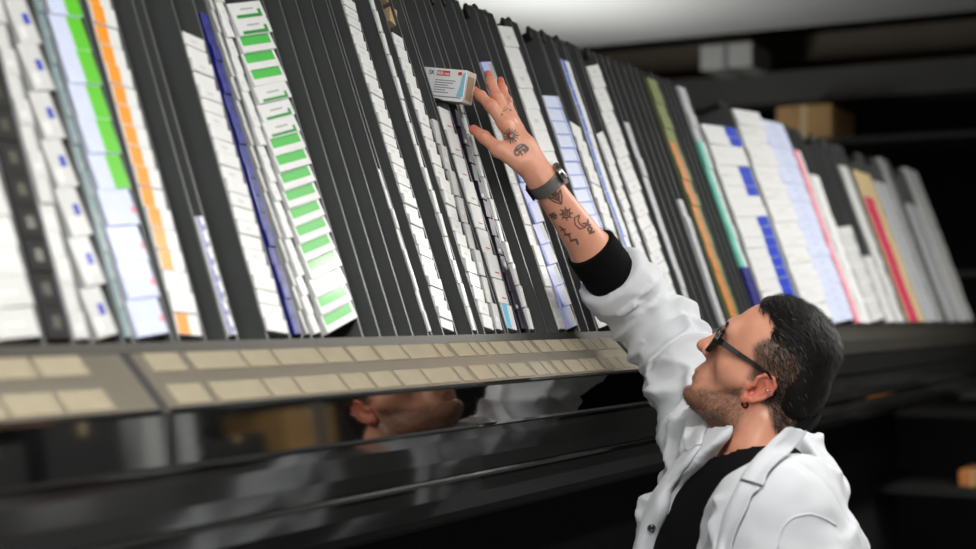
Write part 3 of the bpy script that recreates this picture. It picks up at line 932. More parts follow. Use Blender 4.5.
# dividers: one on each side of every stack, more between
edges = []
tl = sorted(tlist)
GAP = 0.037
cur = tl[0][0] - .10
edges.append(cur)
def fill(a, b):
    n = int((b - a) / GAP)
    out = []
    if b - a < .009: return out
    n = max(0, int(round((b - a) / GAP)) - 1)
    for i in range(1, n + 1): out.append(a + (b - a) * i / (n + 1))
    return out
prev = cur
for (a, b) in tl:
    e = a - .0006
    if e - prev > .009:
        edges += fill(prev, e)
        edges.append(e)
    prev = b + .0006
    edges.append(prev)
# merge doubles
em = []
for e in sorted(edges):
    if em and e - em[-1] < .0075: continue
    em.append(e)
print('dividers', len(em))
TEND = em[-1]
if len(em) > 100:
    pass
base_mesh = None; cap_mesh = None
FD = .088
prof = [(0, -.012), (0, VTOP), (-.006, VTOP + .006), (-.040, VTOP + .004), (-.046, VTOP - .004), (-FD, VTOP - .004), (-FD, -.012)]
for i, e in enumerate(em):
    if base_mesh is None:
        mb = MB()
        hw = .0009
        poly = [Vector((0, v, n)) for (n, v) in prof]
        mb.prism(poly, Vector((-hw, 0, 0)), Vector((hw, 0, 0)))
        # folded front lip of the sheet and the black end knob
        mb.box((-hw, -.012, -.001), (.0022, VTOP - .01, .0002), 0)
        o = mb.build('channel_divider', [M_FIN, M_KNOB], rack)
        base_mesh = o.data
    else:
        o = bpy.data.objects.new('channel_divider', base_mesh); COL.objects.link(o); o.parent = rack
    M = RM @ Matrix.Translation((e, 0, 0))
    M = RI @ M
    o.matrix_local = M
    if cap_mesh is None:
        mb = MB()
        mb.tube([(0, VTOP - .014, -.014), (0, VTOP - .002, -.014), (0, VTOP + .006, -.014), (0, VTOP + .012, -.014)], [.0050, .0062, .0058, .003], 10)
        mb.box((-.003, VTOP - .016, -.07), (.003, VTOP + .001, -.012))
        c = mb.build('end_cap', M_KNOB, o, smooth=False); cap_mesh = c.data
    else:
        c = bpy.data.objects.new('end_cap', cap_mesh); COL.objects.link(c); c.parent = o
    c.matrix_local = Matrix.Translation((0, (.0, .006, .002)[i % 3], 0))
mb = MB(); mb.box((em[0], -.012, -FD - .012), (TEND, VTOP - .006, -FD), M=RI @ RM)
mb.build('back_tray', M_TRAY, rack)
# top rail behind the caps
mb = MB(); mb.box((em[0], VTOP - .03, -FD - .05), (TEND, VTOP + .004, -FD - .012), M=RI @ RM)
mb.build('top_rail', M_KNOB, rack)

# ledge profile (p, z) running along the rack
def strip(name, pts, t0, t1, m, thick=.004, bevel=0.0, kind=None, smooth=False):
    mb = MB()
    q = [Vector((p, z)) for p, z in pts]
    outer = q; inner = []
    for i in range(len(q)):
        a = q[max(0, i-1)]; b = q[min(len(q)-1, i+1)]; d = (b - a).normalized()
        inner.append(q[i] + Vector((-d.y, d.x)) * (-thick) * -1)
    # inner side lies behind (larger p)
    poly2 = outer + inner[::-1]
    poly = [B * v.x + Z * v.y for v in poly2]
    base = CAM - P0
    mb.prism([base + v for v in poly], D * t0, D * t1)
    o = mb.build(name, m, rack, bevel=bevel)
    return o
LP = dict(top=(1.0168, -.0265), l1=(.955, -.0926), l2=(.951, -.146), l3=(.945, -.2145), l4=(.95, -.272))
TS = 2.335; TL = -1.9; TJ = None
r = ray(143, 385); tj = None
# joint position: photo x=143 on the upper edge
def t_at(px, p):
    k = (px - 488) / F
    return p * (math.cos(A) + k * math.sin(A)) / (math.sin(A) - k * math.cos(A))
TJ = t_at(143, .985)
foot = MB(); foot.box((em[0], -.0135, -FD), (TEND, -.002, .004), M=RI @ RM)
foot.build('channel_foot', mat('dull_dark_steel', (62, 60, 54), .45, .5, noise_amt=.15, noise_scale=8), rack)
segs = [(TL, TJ - .008), (TJ + .008, TS)]
for (a, b) in segs:
    strip('ledge_rail', [(1.014, -.0335), LP['l1']], a, b, M_STEEL)
    strip('rail_edge', [(.9555, -.0905), (.9525, -.0935), (.9545, -.0965)], a, b, M_DARKSTEEL, .002)
    strip('rail_edge', [(1.017, -.0300), (1.012, -.0330), (1.010, -.0355)], a, b, M_STEEL, .002)
    strip('mirror_panel', [(.9550, -.0965), (.9510, -.1460)], a, b + .012, M_MIRROR)
strip('lower_edge', [(.9515, -.1455), (.9480, -.1490), (.9535, -.1525)], TL, TS + .05, M_MIRROR, .002)
strip('lower_panel', [(.9550, -.1525), (.9545, -.165), (.9560, -.19), (.9600, -.2105)], TL, TEND, M_DARKSTEEL)
strip('lower_edge', [(.9620, -.2105), (.9570, -.2145), (.9610, -.2190)], TL, TEND, M_MIRROR, .002)
strip('bottom_panel', [(.963, -.2190), (.966, -.24), (.975, -.262), (.99, -.276)], TL, TEND, M_DARKSTEEL)
strip('underside', [(.99, -.276), (1.06, -.30), (1.30, -.33)], TL, TEND, M_BLACK)
# joint cover strips
for px in (1,):
    strip('joint_cover', [(1.012, -.0365), (.957, -.0950), (.957, -.1460)], TJ - .008, TJ + .008, mat('joint_grey', (70, 70, 70), .5, .4))
strip('rail_end_cap', [(1.017, -.0275), (.952, -.0925), (.952, -.150)], TS, TS + .004, M_BLACK, .005)
# plain ledge farther along, its shade put into a darker steel
M_FAR = mat('dull_dark_steel', (62, 60, 54), .45, .5, noise_amt=.15, noise_scale=8)
strip('plain_ledge', [(1.014, -.0335), (.985, -.066), (.975, -.100)], TS + .02, TEND, M_FAR)
strip('plain_apron', [(.975, -.1035), (.968, -.150)], TS + .02, TEND, M_DARKSTEEL)
# body of the machine under and behind
mb = MB()
def bx_pt(p, z): return (CAM - P0) + B * p + Z * z
mb.prism([bx_pt(1.30, -.33), bx_pt(1.30, -HC), bx_pt(1.75, -HC), bx_pt(1.75, .30), bx_pt(1.42, .38), bx_pt(1.06, -.05), bx_pt(1.06, -.30)], D * TL, D * TEND)
mb.build('machine_body', M_BLACK, rack)
# reflected ceiling light set in as pale cards in two rows on the sloping rail
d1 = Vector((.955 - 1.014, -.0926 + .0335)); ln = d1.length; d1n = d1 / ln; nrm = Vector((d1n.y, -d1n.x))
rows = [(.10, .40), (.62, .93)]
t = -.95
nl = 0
plates = []
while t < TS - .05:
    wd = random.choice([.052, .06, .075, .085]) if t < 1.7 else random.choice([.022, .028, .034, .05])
    plates.append((t, wd)); t += wd + random.choice([.006, .009, .014])
print('plates', len(plates))
plates = plates[-50:]
for (t, wd) in plates:
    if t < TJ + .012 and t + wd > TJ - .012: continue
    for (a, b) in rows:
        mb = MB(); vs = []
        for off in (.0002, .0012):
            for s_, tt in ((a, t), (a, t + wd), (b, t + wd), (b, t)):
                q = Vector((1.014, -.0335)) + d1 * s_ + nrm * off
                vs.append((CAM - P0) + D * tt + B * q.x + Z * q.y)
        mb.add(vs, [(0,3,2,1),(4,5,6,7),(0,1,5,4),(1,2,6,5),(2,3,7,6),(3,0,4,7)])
        mb.build('reflection_plate', M_PLATE, rack)

# ------------------------------------------------------------------ clothes
def pl_pt(px, py, off=.115):
    """photo point -> (u, w) on the chest plane"""
    r = ray(px, py); c = NB + Tf * off
    k = (c - CAM).dot(Tf) / r.dot(Tf); q = CAM + r * k - NB
    return (q.dot(Tl), q.dot(Z))
def poly_sd(u, w, poly):
    d = np.full(len(u), 1e9); inside = np.zeros(len(u), dtype=bool)
    n = len(poly)
    for i in range(n):
        ax, ay_ = poly[i]; bx, by = poly[(i+1) % n]
        ex, ey = bx-ax, by-ay_; px, py = u-ax, w-ay_
        h = np.clip((px*ex+py*ey)/(ex*ex+ey*ey+1e-12), 0, 1)
        d = np.minimum(d, np.hypot(px-ex*h, py-ey*h))
        c = ((ay_ > w) != (by > w)) & (u < (bx-ax)*(w-ay_)/((by-ay_) if by != ay_ else 1e-9)+ax)
        inside ^= c
    return np.where(inside, -d, d)
pe = pl_pt
innerR = [(706,436),(704,443),(686,470),(672,487),(670,511),(661,528),(657,549)]      # image-left edge (his right)
innerL = [(776,440),(757,457),(738,484),(725,508),(717,549)]
outR = [(684,437),(689,455),(668,478),(650,508),(636,549)]
outL = [(797,440),(792,448),(780,462),(767,474),(764,487),(744,495),(749,507),(739,530),(731,549)]
IR = [pe(*a) for a in innerR]; IL = [pe(*a) for a in innerL]
ORr = [pe(*a) for a in outR]; OL = [pe(*a) for a in outL]
def down(lst, du=0.0): a = lst[-1]; return (a[0] + du, -1.6)
top_open = [(IL[0][0] + .005, .16), (IR[0][0] - .005, .16)]
OPEN = IR + [down(IR, -.02), down(IL, .03)] + IL[::-1] + top_open
LAPL = IL + [down(IL, .03), down(OL, .0)] + OL[::-1]
LAPR = IR + [down(IR, -.02), down(ORr, 0)] + ORr[::-1]
print('chest', IR[:2], IL[:2], IR[-1], IL[-1])

def fr(p):
    q = p - V3(NB); return q @ V3(Tl), q @ V3(Z), q @ V3(Tf)

# the black jumper under the coat
CUFA = P(590, 247, 2.355) ; CUFB = P(616, 283, 2.39)
def jumper_sdf(p):
    d = torso_sdf(p, .006)
    d = smin(d, neck_sdf(p) - .0055, .02)
    d = smin(d, arms_sdf(p, -.006), .02)
    u, w, f = fr(p)
    neckcut = (w + .005) - .12 * f * -1 - .02
    # neckline: everything above a plane that drops towards the front is bare
    nn = (Z + Tf * .55 - Tl * .22).normalized(); cc = NB + Z * .006 + Tf * .03
    dd = (p @ V3(nn)) - float(cc.dot(nn))
    d = smax(d, dd + .003 - .5 * sstep(np.hypot(u, f), .078, .11), .003)
    # left wrist, right forearm end
    d = np.maximum(d, .040 - np.linalg.norm(p - V3(WLL), axis=1))
    return d
def cuff_sdf(p):
    ax = (CUFB - CUFA); L = ax.length; a_ = ax / L
    d = cone(p, CUFA - a_ * .02, CUFB + a_ * .035, .0420, .0455)
    s = (p - V3(CUFA)) @ V3(a_)
    d = smax(d, -s, .004); d = smax(d, s - .095, .004)
    d = d - .0009 * np.sin(s * 700)
    return d
lo, hi = bounds([SR, SL, ER, ELL, WLL, PEL - Z * .1, NB], .15); lo[2] = PEL.z - .1
vJ, fJ = nets(lambda p: np.maximum(jumper_sdf(p), (PEL.z - .05) - p[:, 2]), lo, hi, .0045)
lo, hi = bounds([CUFA, CUFB + (CUFB-CUFA)], .07)
vK, fK = nets(cuff_sdf, lo, hi, .0025)
vv = np.concatenate([vJ, vK]); ff = np.concatenate([fJ, fK + len(vJ)])
M_JUMP = mat('black_jersey', (9, 10, 11), .95, spec=.15, bump=.25, bump_scale=500)
np_mesh('black_jumper', addp(relax(vv, ff, 1)), ff, M_JUMP, man)

# ribbed collar of the jumper, following the neck
nn = (Z + Tf * .55 - Tl * .22).normalized(); cc = NB + Z * .006 + Tf * .03
c0 = NB + Z * .006; c0 = c0 - nn * (c0 - cc).dot(nn)
a1_ = nn.orthogonal().normalized(); a2_ = nn.cross(a1_); cpts = []
for k in range(60):
    dr_ = a1_ * math.cos(2*math.pi*k/60) + a2_ * math.sin(2*math.pi*k/60)
    qs = np.array([tuple(c0 + dr_ * (r_ * .001)) for r_ in range(30, 120)], dtype=np.float32)
    val = smin(neck_sdf(qs) - .0055, torso_sdf(qs, .006), .02) - .0010; j = int(np.argmax(val > 0)) if (val > 0).any() else 30
    cpts.append(c0 + dr_ * ((30 + j) * .001))
for _ in range(3): cpts = [(cpts[i-1] + cpts[i] * 2 + cpts[(i+1) % 60]) * .25 for i in range(60)]
mb = MB()
for off_, rr_ in ((.0, .0030), (-.0045, .0032), (-.009, .0032), (-.0135, .0034)):
    mb.tube([p_ - FOOT + nn * off_ + (p_ - c0).normalized() * (-off_ * .12) for p_ in cpts], rr_, 8, closed=True)
mb.build('jumper_collar', M_JUMP, man, smooth=True)

# the coat
# waypoints for the right sleeve
slp = [(P(609, 274, 2.38), .0545), (P(620, 286, 2.40), .0580), (P(643, 310, 2.42), .0560), (P(672, 343, 2.39), .0580), (P(694, 386, 2.32), .0640), (SR * .9 + NB * .1 - Z * .075, .070)]
def sleeveR(p):
    d = None
    for (a, ra), (b, rb) in zip(slp, slp[1:]):
        c = cone(p, a, b, ra, rb)
        d = c if d is None else smin(d, c, .02)
    a_ = (slp[1][0] - slp[0][0]).normalized()
    s = (p - V3(slp[0][0])) @ V3(a_)
    d = smax(d, -s, .006)
    # turned-back cuff edge: a groove behind the first few centimetres
    d = d + .003 * np.exp(-((s - .034) / .005) ** 2)
    return d
def coat_sdf(p):
    u, w, f = fr(p)
    d = torso_sdf(p, .024)
    # skirt flares below the waist
    sk = NB - Z * .45
    R = np.array(Matrix((Tf, Tl, Z)).transposed(), dtype=np.float32)
    q = (p - V3(sk)) @ R
    rad = .15 + .10 * np.clip(-q[:, 2] / .55, 0, 1)
    dk = (np.hypot(q[:, 0] * 1.35, q[:, 1]) - rad - .035) * .8
    dk = np.maximum(dk, np.maximum(q[:, 2] - .10, -.42 - q[:, 2]))
    d = smin(d, dk, .05)
    aL = cone(p, SL, ELL, .078, .066); aL = smin(aL, cone(p, ELL, WLL, .064, .050), .03)
    aL = np.maximum(aL, .035 - np.linalg.norm(p - V3(WLL), axis=1))
    d = smin(d, aL, .025)
    d = smin(d, sleeveR(p), .035)
    # lapels
    # front opening
    po = poly_sd(u, w, OPEN)
    op = np.maximum(po, -(f - .005))
    d = smax(d, -op, .006)
    # room for the neck
    nk = neck_sdf(p) - .012
    d = smax(d, -np.where(w > -.06, nk, 1), .006)
    # collar standing round the back of the neck
    ring = np.abs(neck_sdf(p) - .015 - .20 * np.clip(w - .0, -.02, .05)) - .0055
    ring = np.maximum(ring, np.maximum(w - .026 - (-f) * .10, -.045 - w))
    ring = np.maximum(ring, f - .035 * sstep(u, -.02, .02) + .02 * (1 - sstep(u, -.02, .02)))
    ring = np.maximum(ring, -f - .062)
    d = smin(d, ring, .008)
    return d
SKIP = False
lo, hi = bounds([slp[0][0], SL, SR, ELL, WLL, PEL, NB], .17); lo[2] = .80
vG, fG = nets(coat_sdf, lo, hi, .0042)
vG = relax(vG, fG, 1)
nG = vnormals(vG, fG)
print('coat', len(vG))
# folds
path = [a for a, r_ in slp]; cum = [0]
for a, b in zip(path, path[1:]): cum.append(cum[-1] + (b - a).length)
disp = np.zeros(len(vG))
pathn = np.array([tuple(a) for a in path])
dmin = np.full(len(vG), 9.0); sarc = np.zeros(len(vG)); 
for i in range(len(path) - 1):
    a = pathn[i]; ab = pathn[i+1] - a; L2 = ab @ ab
    h = np.clip(((vG - a) @ ab) / L2, 0, 1); dd = np.linalg.norm(vG - a - h[:, None] * ab, axis=1)
    m = dd < dmin; dmin[m] = dd[m]; sarc[m] = cum[i] + h[m] * math.sqrt(L2)
axis_all = (path[-2] - path[0]).normalized()
e1 = Vector((0, 0, 1)); e1 = (e1 - axis_all * e1.dot(axis_all)).normalized(); e2 = axis_all.cross(e1)
ctr = np.zeros_like(vG)
for k in range(3): ctr[:, k] = np.interp(sarc, cum, pathn[:, k])
rel = vG - ctr
th_ = np.arctan2(rel @ np.array(e2), rel @ np.array(e1))
onsl = 1 - sstep(dmin, .085, .11)
def ridge(ph, sharp=2.2):
    return (1 - np.abs(np.sin(ph / 2))) ** (sharp * .55)
wob = np.array([noise.noise(Vector(v) * 9) for v in vG]); wob2 = np.array([noise.noise(Vector(v) * 17 + Vector((5, 5, 5))) for v in vG])
wob3 = np.array([noise.noise(Vector(v) * 34 + Vector((1, 7, 3))) for v in vG])
wobf = np.array([noise.noise(Vector(v) * 13 + Vector((2, 9, 4))) for v in vG])
ph3 = 150 * sarc + 3.2 * th_ + 7 * wobf
ph1 = 95 * sarc + 1.7 * th_ + 5.0 * wob; ph2 = 70 * sarc - 2.0 * th_ + 6 * wob2 + 1.5
slf = (.0120 * ridge(ph1, 1.6) * (.5 + .8 * sstep(wob2, -.2, .4)) + .0110 * ridge(ph2, 2.6) * sstep(wob, -.25, .3) + .0070 * ridge(ph3, 5.0) * sstep(wobf, -.1, .25) + .0022 * wob3) - .004
endm = sstep(sarc, .020, .055)
disp += slf * onsl * (.25 + .75 * endm)
# torso folds: soft vertical and diagonal drapes
uu = (vG - np.array(NB)) @ np.array(Tl); ww = (vG - np.array(NB)) @ np.array(Z); fv = (vG - np.array(NB)) @ np.array(Tf)
dr = .0140 * ridge(uu * 75 + ww * 34 + 5 * wob, 2.0) * sstep(wob2 + .1, -.2, .35) + .0150 * ridge(uu * 40 - ww * 62 + 6 * wob2, 2.0) * sstep(wob, -.1, .35) + .0018 * wob3 - .003
lapm = np.maximum(1 - sstep(poly_sd(uu, ww, LAPL), -.004, .01), 1 - sstep(poly_sd(uu, ww, LAPR), -.004, .01)) * (fv > 0)
calm = sstep(np.linalg.norm(vG - np.array(NB), axis=1), .07, .13)
disp += dr * (1 - onsl) * (1 - .8 * lapm) * calm
# shoulder seam of the left sleeve
sd = (vG - np.array(SL * .9 + NB * .1 - Z*.0)) @ np.array((SL - NB).normalized())
disp -= .0022 * np.exp(-(np.abs(sd - .0) / .0032) ** 2) * (ww < .02) * (1 - onsl) * (np.linalg.norm(vG - np.array(SL), axis=1) < .14)
vG2 = vG + nG * disp[:, None]
M_COAT = mat('white_cotton', (208, 211, 217), .82, sheen=.15, bump=.12, bump_scale=900, noise_amt=.02, noise_scale=8)
coat = np_mesh('lab_coat', addp(vG2), fG, M_COAT, man)
from mathutils.bvhtree import BVHTree
bvh = BVHTree.FromPolygons([tuple(v) for v in vG2], [tuple(int(i) for i in f) for f in fG])
def lapel(name, inner, outer, rows=26, cols=9, lift0=.004, lift1=.009, roll=.5, dtol=.10):
    def interp(lst, s):
        k = s * (len(lst) - 1); i = min(int(k), len(lst) - 2); w_ = k - i
        return lst[i][0] * (1-w_) + lst[i+1][0] * w_, lst[i][1] * (1-w_) + lst[i+1][1] * w_
    pxs = []; pos = []; nor = []; deps = []
    for i in range(rows + 1):
        s_ = i / rows; A_ = interp(inner, s_); B_ = interp(outer, s_)
        for j in range(cols + 1):
            r_ = j / cols; px = A_[0] * (1-r_) + B_[0] * r_; py = A_[1] * (1-r_) + B_[1] * r_
            rr_ = ray(px, py).normalized(); h = bvh.ray_cast(CAM, rr_)
            pxs.append((px, py)); deps.append(((h[0] - CAM).length if h[0] is not None else 99, h[1]))
    med = sorted(d_[0] for d_ in deps)[len(deps) // 3]
    good = [k for k in range(len(deps)) if abs(deps[k][0] - med) < dtol]
    for i in range(rows + 1):
        pr, nr = [], []
        for j in range(cols + 1):
            k = i * (cols + 1) + j
            if k in good: dd_, n_ = deps[k]
            else:
                g = min(good, key=lambda m_: (pxs[m_][0]-pxs[k][0])**2 + (pxs[m_][1]-pxs[k][1])**2); dd_, n_ = deps[g]
            pr.append(CAM + ray(*pxs[k]).normalized() * dd_); nr.append(Vector(n_))
        pos.append(pr); nor.append(nr)
    for _ in range(4):       # calm the folds under the lapel
        new = [[v.copy() for v in r_] for r_ in pos]
        for i in range(1, rows):
            for j in range(cols + 1):
                new[i][j] = pos[i][j] * .5 + (pos[i-1][j] + pos[i+1][j]) * .25
        pos = new
    vs = []; 
    for layer in (1, 0):
        for i in range(rows + 1):
            for j in range(cols + 1):
                r_ = j / cols; n_ = nor[i][j]; n_ = (n_ * .5 - ray(0, 0).normalized() * 0 + (CAM - pos[i][j]).normalized() * .5).normalized()
                lf = lift0 + (lift1 - lift0) * r_ + roll * .010 * math.sin(math.pi * min(1, r_ * 1.6)) * (1 - r_)
                vs.append(pos[i][j] + n_ * (lf - (0 if layer else .0030)) - FOOT)
    W_ = cols + 1; H_ = rows + 1; o_ = W_ * H_; fs = []
    for i in range(rows):
        for j in range(cols):
            a = i * W_ + j; fs += [(a, a+1, a+W_+1, a+W_), (a+o_, a+W_+o_, a+W_+1+o_, a+1+o_)]
    edge = [i * W_ for i in range(H_)] + [rows * W_ + j for j in range(1, W_)] + [i * W_ + cols for i in range(rows - 1, -1, -1)] + [j for j in range(cols - 1, 0, -1)]
    for a, b in zip(edge, edge[1:] + edge[:1]): fs.append((a, b, b + o_, a + o_))
    mb = MB(); mb.add(vs, fs); o = mb.build(name, M_COAT, coat, smooth=True)
    md = o.modifiers.new('soft', 'SUBSURF'); md.levels = 1; md.render_levels = 1
    return o
sp = []
for (px, py) in [(778,549),(780,537),(783,527),(788,521),(794,517),(802,515),(810,514),(818,516),(827,520),(836,526)]:
    h = bvh.ray_cast(CAM, ray(px, py).normalized())
    if h[0] is not None: sp.append(h[0] + Vector(h[1]) * .0004 - FOOT)
sp2 = [sp[i] * (1 - j / 4) + sp[i+1] * (j / 4) for i in range(len(sp) - 1) for j in range(4)] + [sp[-1]]
mb = MB(); mb.tube(sp2, .0014, 6); mb.build('sleeve_seam', M_COAT, coat, smooth=True)
lapel('lapel', [(739,482),(731,498),(724,512),(719,532),(715,552),(711,580)], [(762,489),(752,497),(750,507),(742,522),(735,540),(728,580)])
lapel('collar_flap', [(785,430),(770,444),(757,457),(747,469),(740,480)], [(806,436),(799,447),(783,462),(770,474),(765,488)], lift0=.006, lift1=.012)
lapel('lapel', [(703,446),(692,462),(680,476),(671,489),(669,511),(660,530),(655,555)], [(688,452),(674,468),(660,486),(648,508),(643,526),(637,548),(632,570)])
lapel('collar_flap', [(708,429),(705,437),(703,446)], [(686,430),(686,440),(689,453)], rows=10, cols=8, lift0=.006, lift1=.010)
# snap button on the right front edge
def on_coat(px, py, n_hint=None):
    r = ray(px, py); r = np.array(r) / np.linalg.norm(r); c = np.array(CAM)
    d = vG2 - c; s = d @ r; off = np.linalg.norm(d - s[:, None] * r, axis=1)
    m = off < .006; i = np.where(m)[0][np.argmin(s[m])]
    return Vector(vG2[i]), Vector(nG[i])
bp0, bn0 = on_coat(651, 527)
R_ = bn0.to_track_quat('Z', 'Y').to_matrix().to_4x4(); R_.translation = bp0 - FOOT + bn0 * .0085
mb = MB(); mb.tube([(.0048*math.cos(a), .0048*math.sin(a), .001) for a in np.linspace(0, 2*math.pi, 20, endpoint=False)], .0011, 6, closed=True)
mb.tube([(0, 0, -.001), (0, 0, .0012)], [.0035, .003], 14)
mb.build('snap_button', mat('snap_metal', (120, 120, 124), .3, .9), coat, smooth=True, M=R_)
# trousers and shoes
def trous(p):
    d = ell(p, PEL, (.15, .15, .15))
    for h_, k_, a_ in ((hipL, kneeL, ankL), (hipR, kneeR, ankR)):
        d = smin(d, cone(p, h_, k_, .098, .072), .03); d = smin(d, cone(p, k_, a_ - Z * .02, .070, .058), .02)
    d = np.maximum(d, .055 - p[:, 2]); return d
lo, hi = bounds([PEL, ankL, ankR, kneeL, kneeR], .2); lo[2] = 0; hi[2] = PEL.z + .12
vT, fT = nets(trous, lo, hi, .012)
np_mesh('trousers', addp(vT), fT, mat('dark_trousers', (26, 28, 34), .85), man)
for a_ in (ankL, ankR):
    def shoe(p, a_=a_):
        b0 = Vector((a_.x, a_.y, .045)) - Tf * .03
        d = smin(cone(p, b0, b0 + Tf * .19 - Z * .008, .045, .036), cone(p, b0, Vector((a_.x, a_.y, .10)), .045, .044), .02)
        return np.maximum(d, .002 - p[:, 2])
    lo, hi = bounds([a_], .28); lo[2] = -.01; hi[2] = .16
    vS, fS = nets(shoe, lo, hi, .008); np_mesh('shoe', addp(vS), fS, mat('black_shoe', (14, 14, 14), .5), man)

# ------------------------------------------------------------------ glasses, earrings, watch
M_FRAME = mat('black_acetate', (9, 9, 10), .18, coat=.5)
M_CHROME = mat('bright_steel', (190, 190, 192), .22, 1.0)
HL = Matrix.Translation(-FOOT) @ HM @ Matrix.Scale(HS, 4)
glasses = empty('glasses', HL, man)
mb = MB()
def rim(s):
    pts = []
    for a in np.linspace(0, 2*math.pi, 28, endpoint=False):
        c, s_ = math.cos(a), math.sin(a)
        e = 3.2; rr = (abs(c)**e + abs(s_)**e) ** (-1/e)
        yy = .0245 * c * rr; zz = .0185 * s_ * rr
        pts.append((.1005 - 3.4 * (.034 + yy) ** 2, s * (.034 + yy), .0315 + zz * .90))
    return pts
for s in (-1, 1):
    pts = rim(s); mb.tube(pts, .0028, 6, closed=True)
    mb.tube([(x_ + .0030, y_, z_) for x_, y_, z_ in pts], .0032, 6, closed=True)
mb.tube([(.1010, -.0115, .038), (.1065, 0, .041), (.1010, .0115, .038)], .0026, 8)
mb.build('frame', M_FRAME, glasses, smooth=True)
for s in (-1, 1):
    mb = MB()
    pts = [(.0885, .0600, .0410, .0105), (.0850, .0690, .0413, .0100), (.076, .0730, .0415, .0088), (.048, .0765, .0425, .0070), (.020, .0790, .0440, .0054), (.002, .0800, .0445, .0036), (-.010, .0790, .0400, .0026)]
    for a, b in zip(pts, pts[1:]):
        vs = []
        for (xx, yy, zc, h_) in (a, b):
            vs += [(xx, s*(yy-.0016), zc-h_*.55), (xx, s*(yy+.0016), zc-h_*.55), (xx, s*(yy+.0016), zc+h_*.45), (xx, s*(yy-.0016), zc+h_*.45)]
        mb.add(vs, [(0,1,2,3),(4,7,6,5),(0,4,5,1),(1,5,6,2),(2,6,7,3),(3,7,4,0)])
    mb.build('temple_arm', M_FRAME, glasses, bevel=.0006)
    pts = rim(s); c = Vector((.1005 - 3.4*.034**2, s*.034, .0315)); vs = [c + Vector((.0008, 0, 0))] + [Vector(p_) for p_ in pts]
    n = len(pts); ring2 = [Vector(p_) + Vector((-.0014, 0, 0)) for p_ in pts]
    mb = MB(); mb.add(vs + [c - Vector((.0006, 0, 0))] + ring2, [(0, 1+i, 1+(i+1)%n) for i in range(n)] + [(n+1, n+2+(i+1)%n, n+2+i) for i in range(n)] + [(1+i, n+2+i, n+2+(i+1)%n, 1+(i+1)%n) for i in range(n)])
    mb.build('lens', mat('clear_lens', (245, 248, 248), .02, trans=1.0), glasses, smooth=False)
for s in (-1, 1):
    mb = MB(); N_ = 14
    pts = []
    bm_c = Vector((.0735, s*.033, .0325))
    mb.tube([bm_c + Vector((.0105*math.cos(a)*1.0, 0, 0)) for a in (math.pi*.5, math.pi*.35, math.pi*.2, .05)], [.0105, .0098, .0065, .001], 18)
    mb.build('eye', mat('eye_white', (225, 215, 205), .2, coat=.6), man, smooth=True, M=HL)
mb = MB()
ring = lambda c, r, axis_a, axis_b, n=18: [Vector(c) + Vector(axis_a) * r * math.cos(2*math.pi*i/n) + Vector(axis_b) * r * math.sin(2*math.pi*i/n) for i in range(n)]
mb.tube(ring((.003, .078, -.0105), .0042, (1, 0, 0), (0, .35, 1)), .0013, 8, closed=True)
mb.build('earring', mat('dark_metal', (50, 52, 56), .25, 1), man, smooth=True, M=HL)
mb = MB(); mb.tube(ring((-.014, .0845, .0245), .0033, (.9, .3, -.2), (0, 1, 0)), .0009, 8, closed=True)
mb.build('earring', M_CHROME, man, smooth=True, M=HL)

wa = (ER - WR).normalized(); wc = WR + wa * .004
e1 = (RT - wa * RT.dot(wa)).normalized(); e2 = wa.cross(e1)
WMx = Matrix((e1, e2, wa)).transposed().to_4x4(); WMx.translation = wc - FOOT
watch = empty('wristwatch', WMx, man)
def bandpts(r1, r2, off): return [(r1*math.cos(a), r2*math.sin(a)) for a in np.linspace(0, 2*math.pi, 48, endpoint=False)]
mb = MB(); n = 48; vs = []
for (r1, r2, z0) in ((.0250, .0238, -.0105), (.0268, .0256, -.0105), (.0268, .0256, .0105), (.0250, .0238, .0105)):
    vs += [(r1*math.cos(2*math.pi*i/n), r2*math.sin(2*math.pi*i/n), z0) for i in range(n)]
fs = []
for k in range(4):
    k2 = (k + 1) % 4
    fs += [(k*n+i, k*n+(i+1)%n, k2*n+(i+1)%n, k2*n+i) for i in range(n)]
mb.add(vs, fs); mb.build('strap', mat('steel_mesh_strap', (128, 126, 122), .38, .9, bump=.5, bump_scale=1500), watch, smooth=False, bevel=.0004)
caseM = Matrix.Rotation(math.radians(-12), 4, 'Z') @ Matrix.Translation((.0295, 0, 0))
mb = MB(); mb.tube([(-.0045, 0, 0), (-.003, 0, 0), (.0035, 0, 0), (.005, 0, 0)], [.0165, .0185, .0185, .0165], 32)
mb.build('case', M_CHROME, watch, smooth=False, M=caseM, bevel=.0006)
mb = MB(); mb.tube([(.0048, 0, 0), (.0056, 0, 0)], [.0148, .0140], 32); mb.build('dial', mat('dial_black', (12, 12, 14), .1, coat=1), watch, M=caseM)
mb = MB(); mb.tube([(0, .018, 0), (0, .0225, 0)], [.0022, .0022], 10); mb.build('crown', M_CHROME, watch, M=caseM)
mb = MB(); mb.box((-.0298, -.012, -.0115), (-.0258, .009, .0115)); mb.build('clasp', mat('black_clasp', (16, 16, 17), .3, .6), watch, bevel=.001)

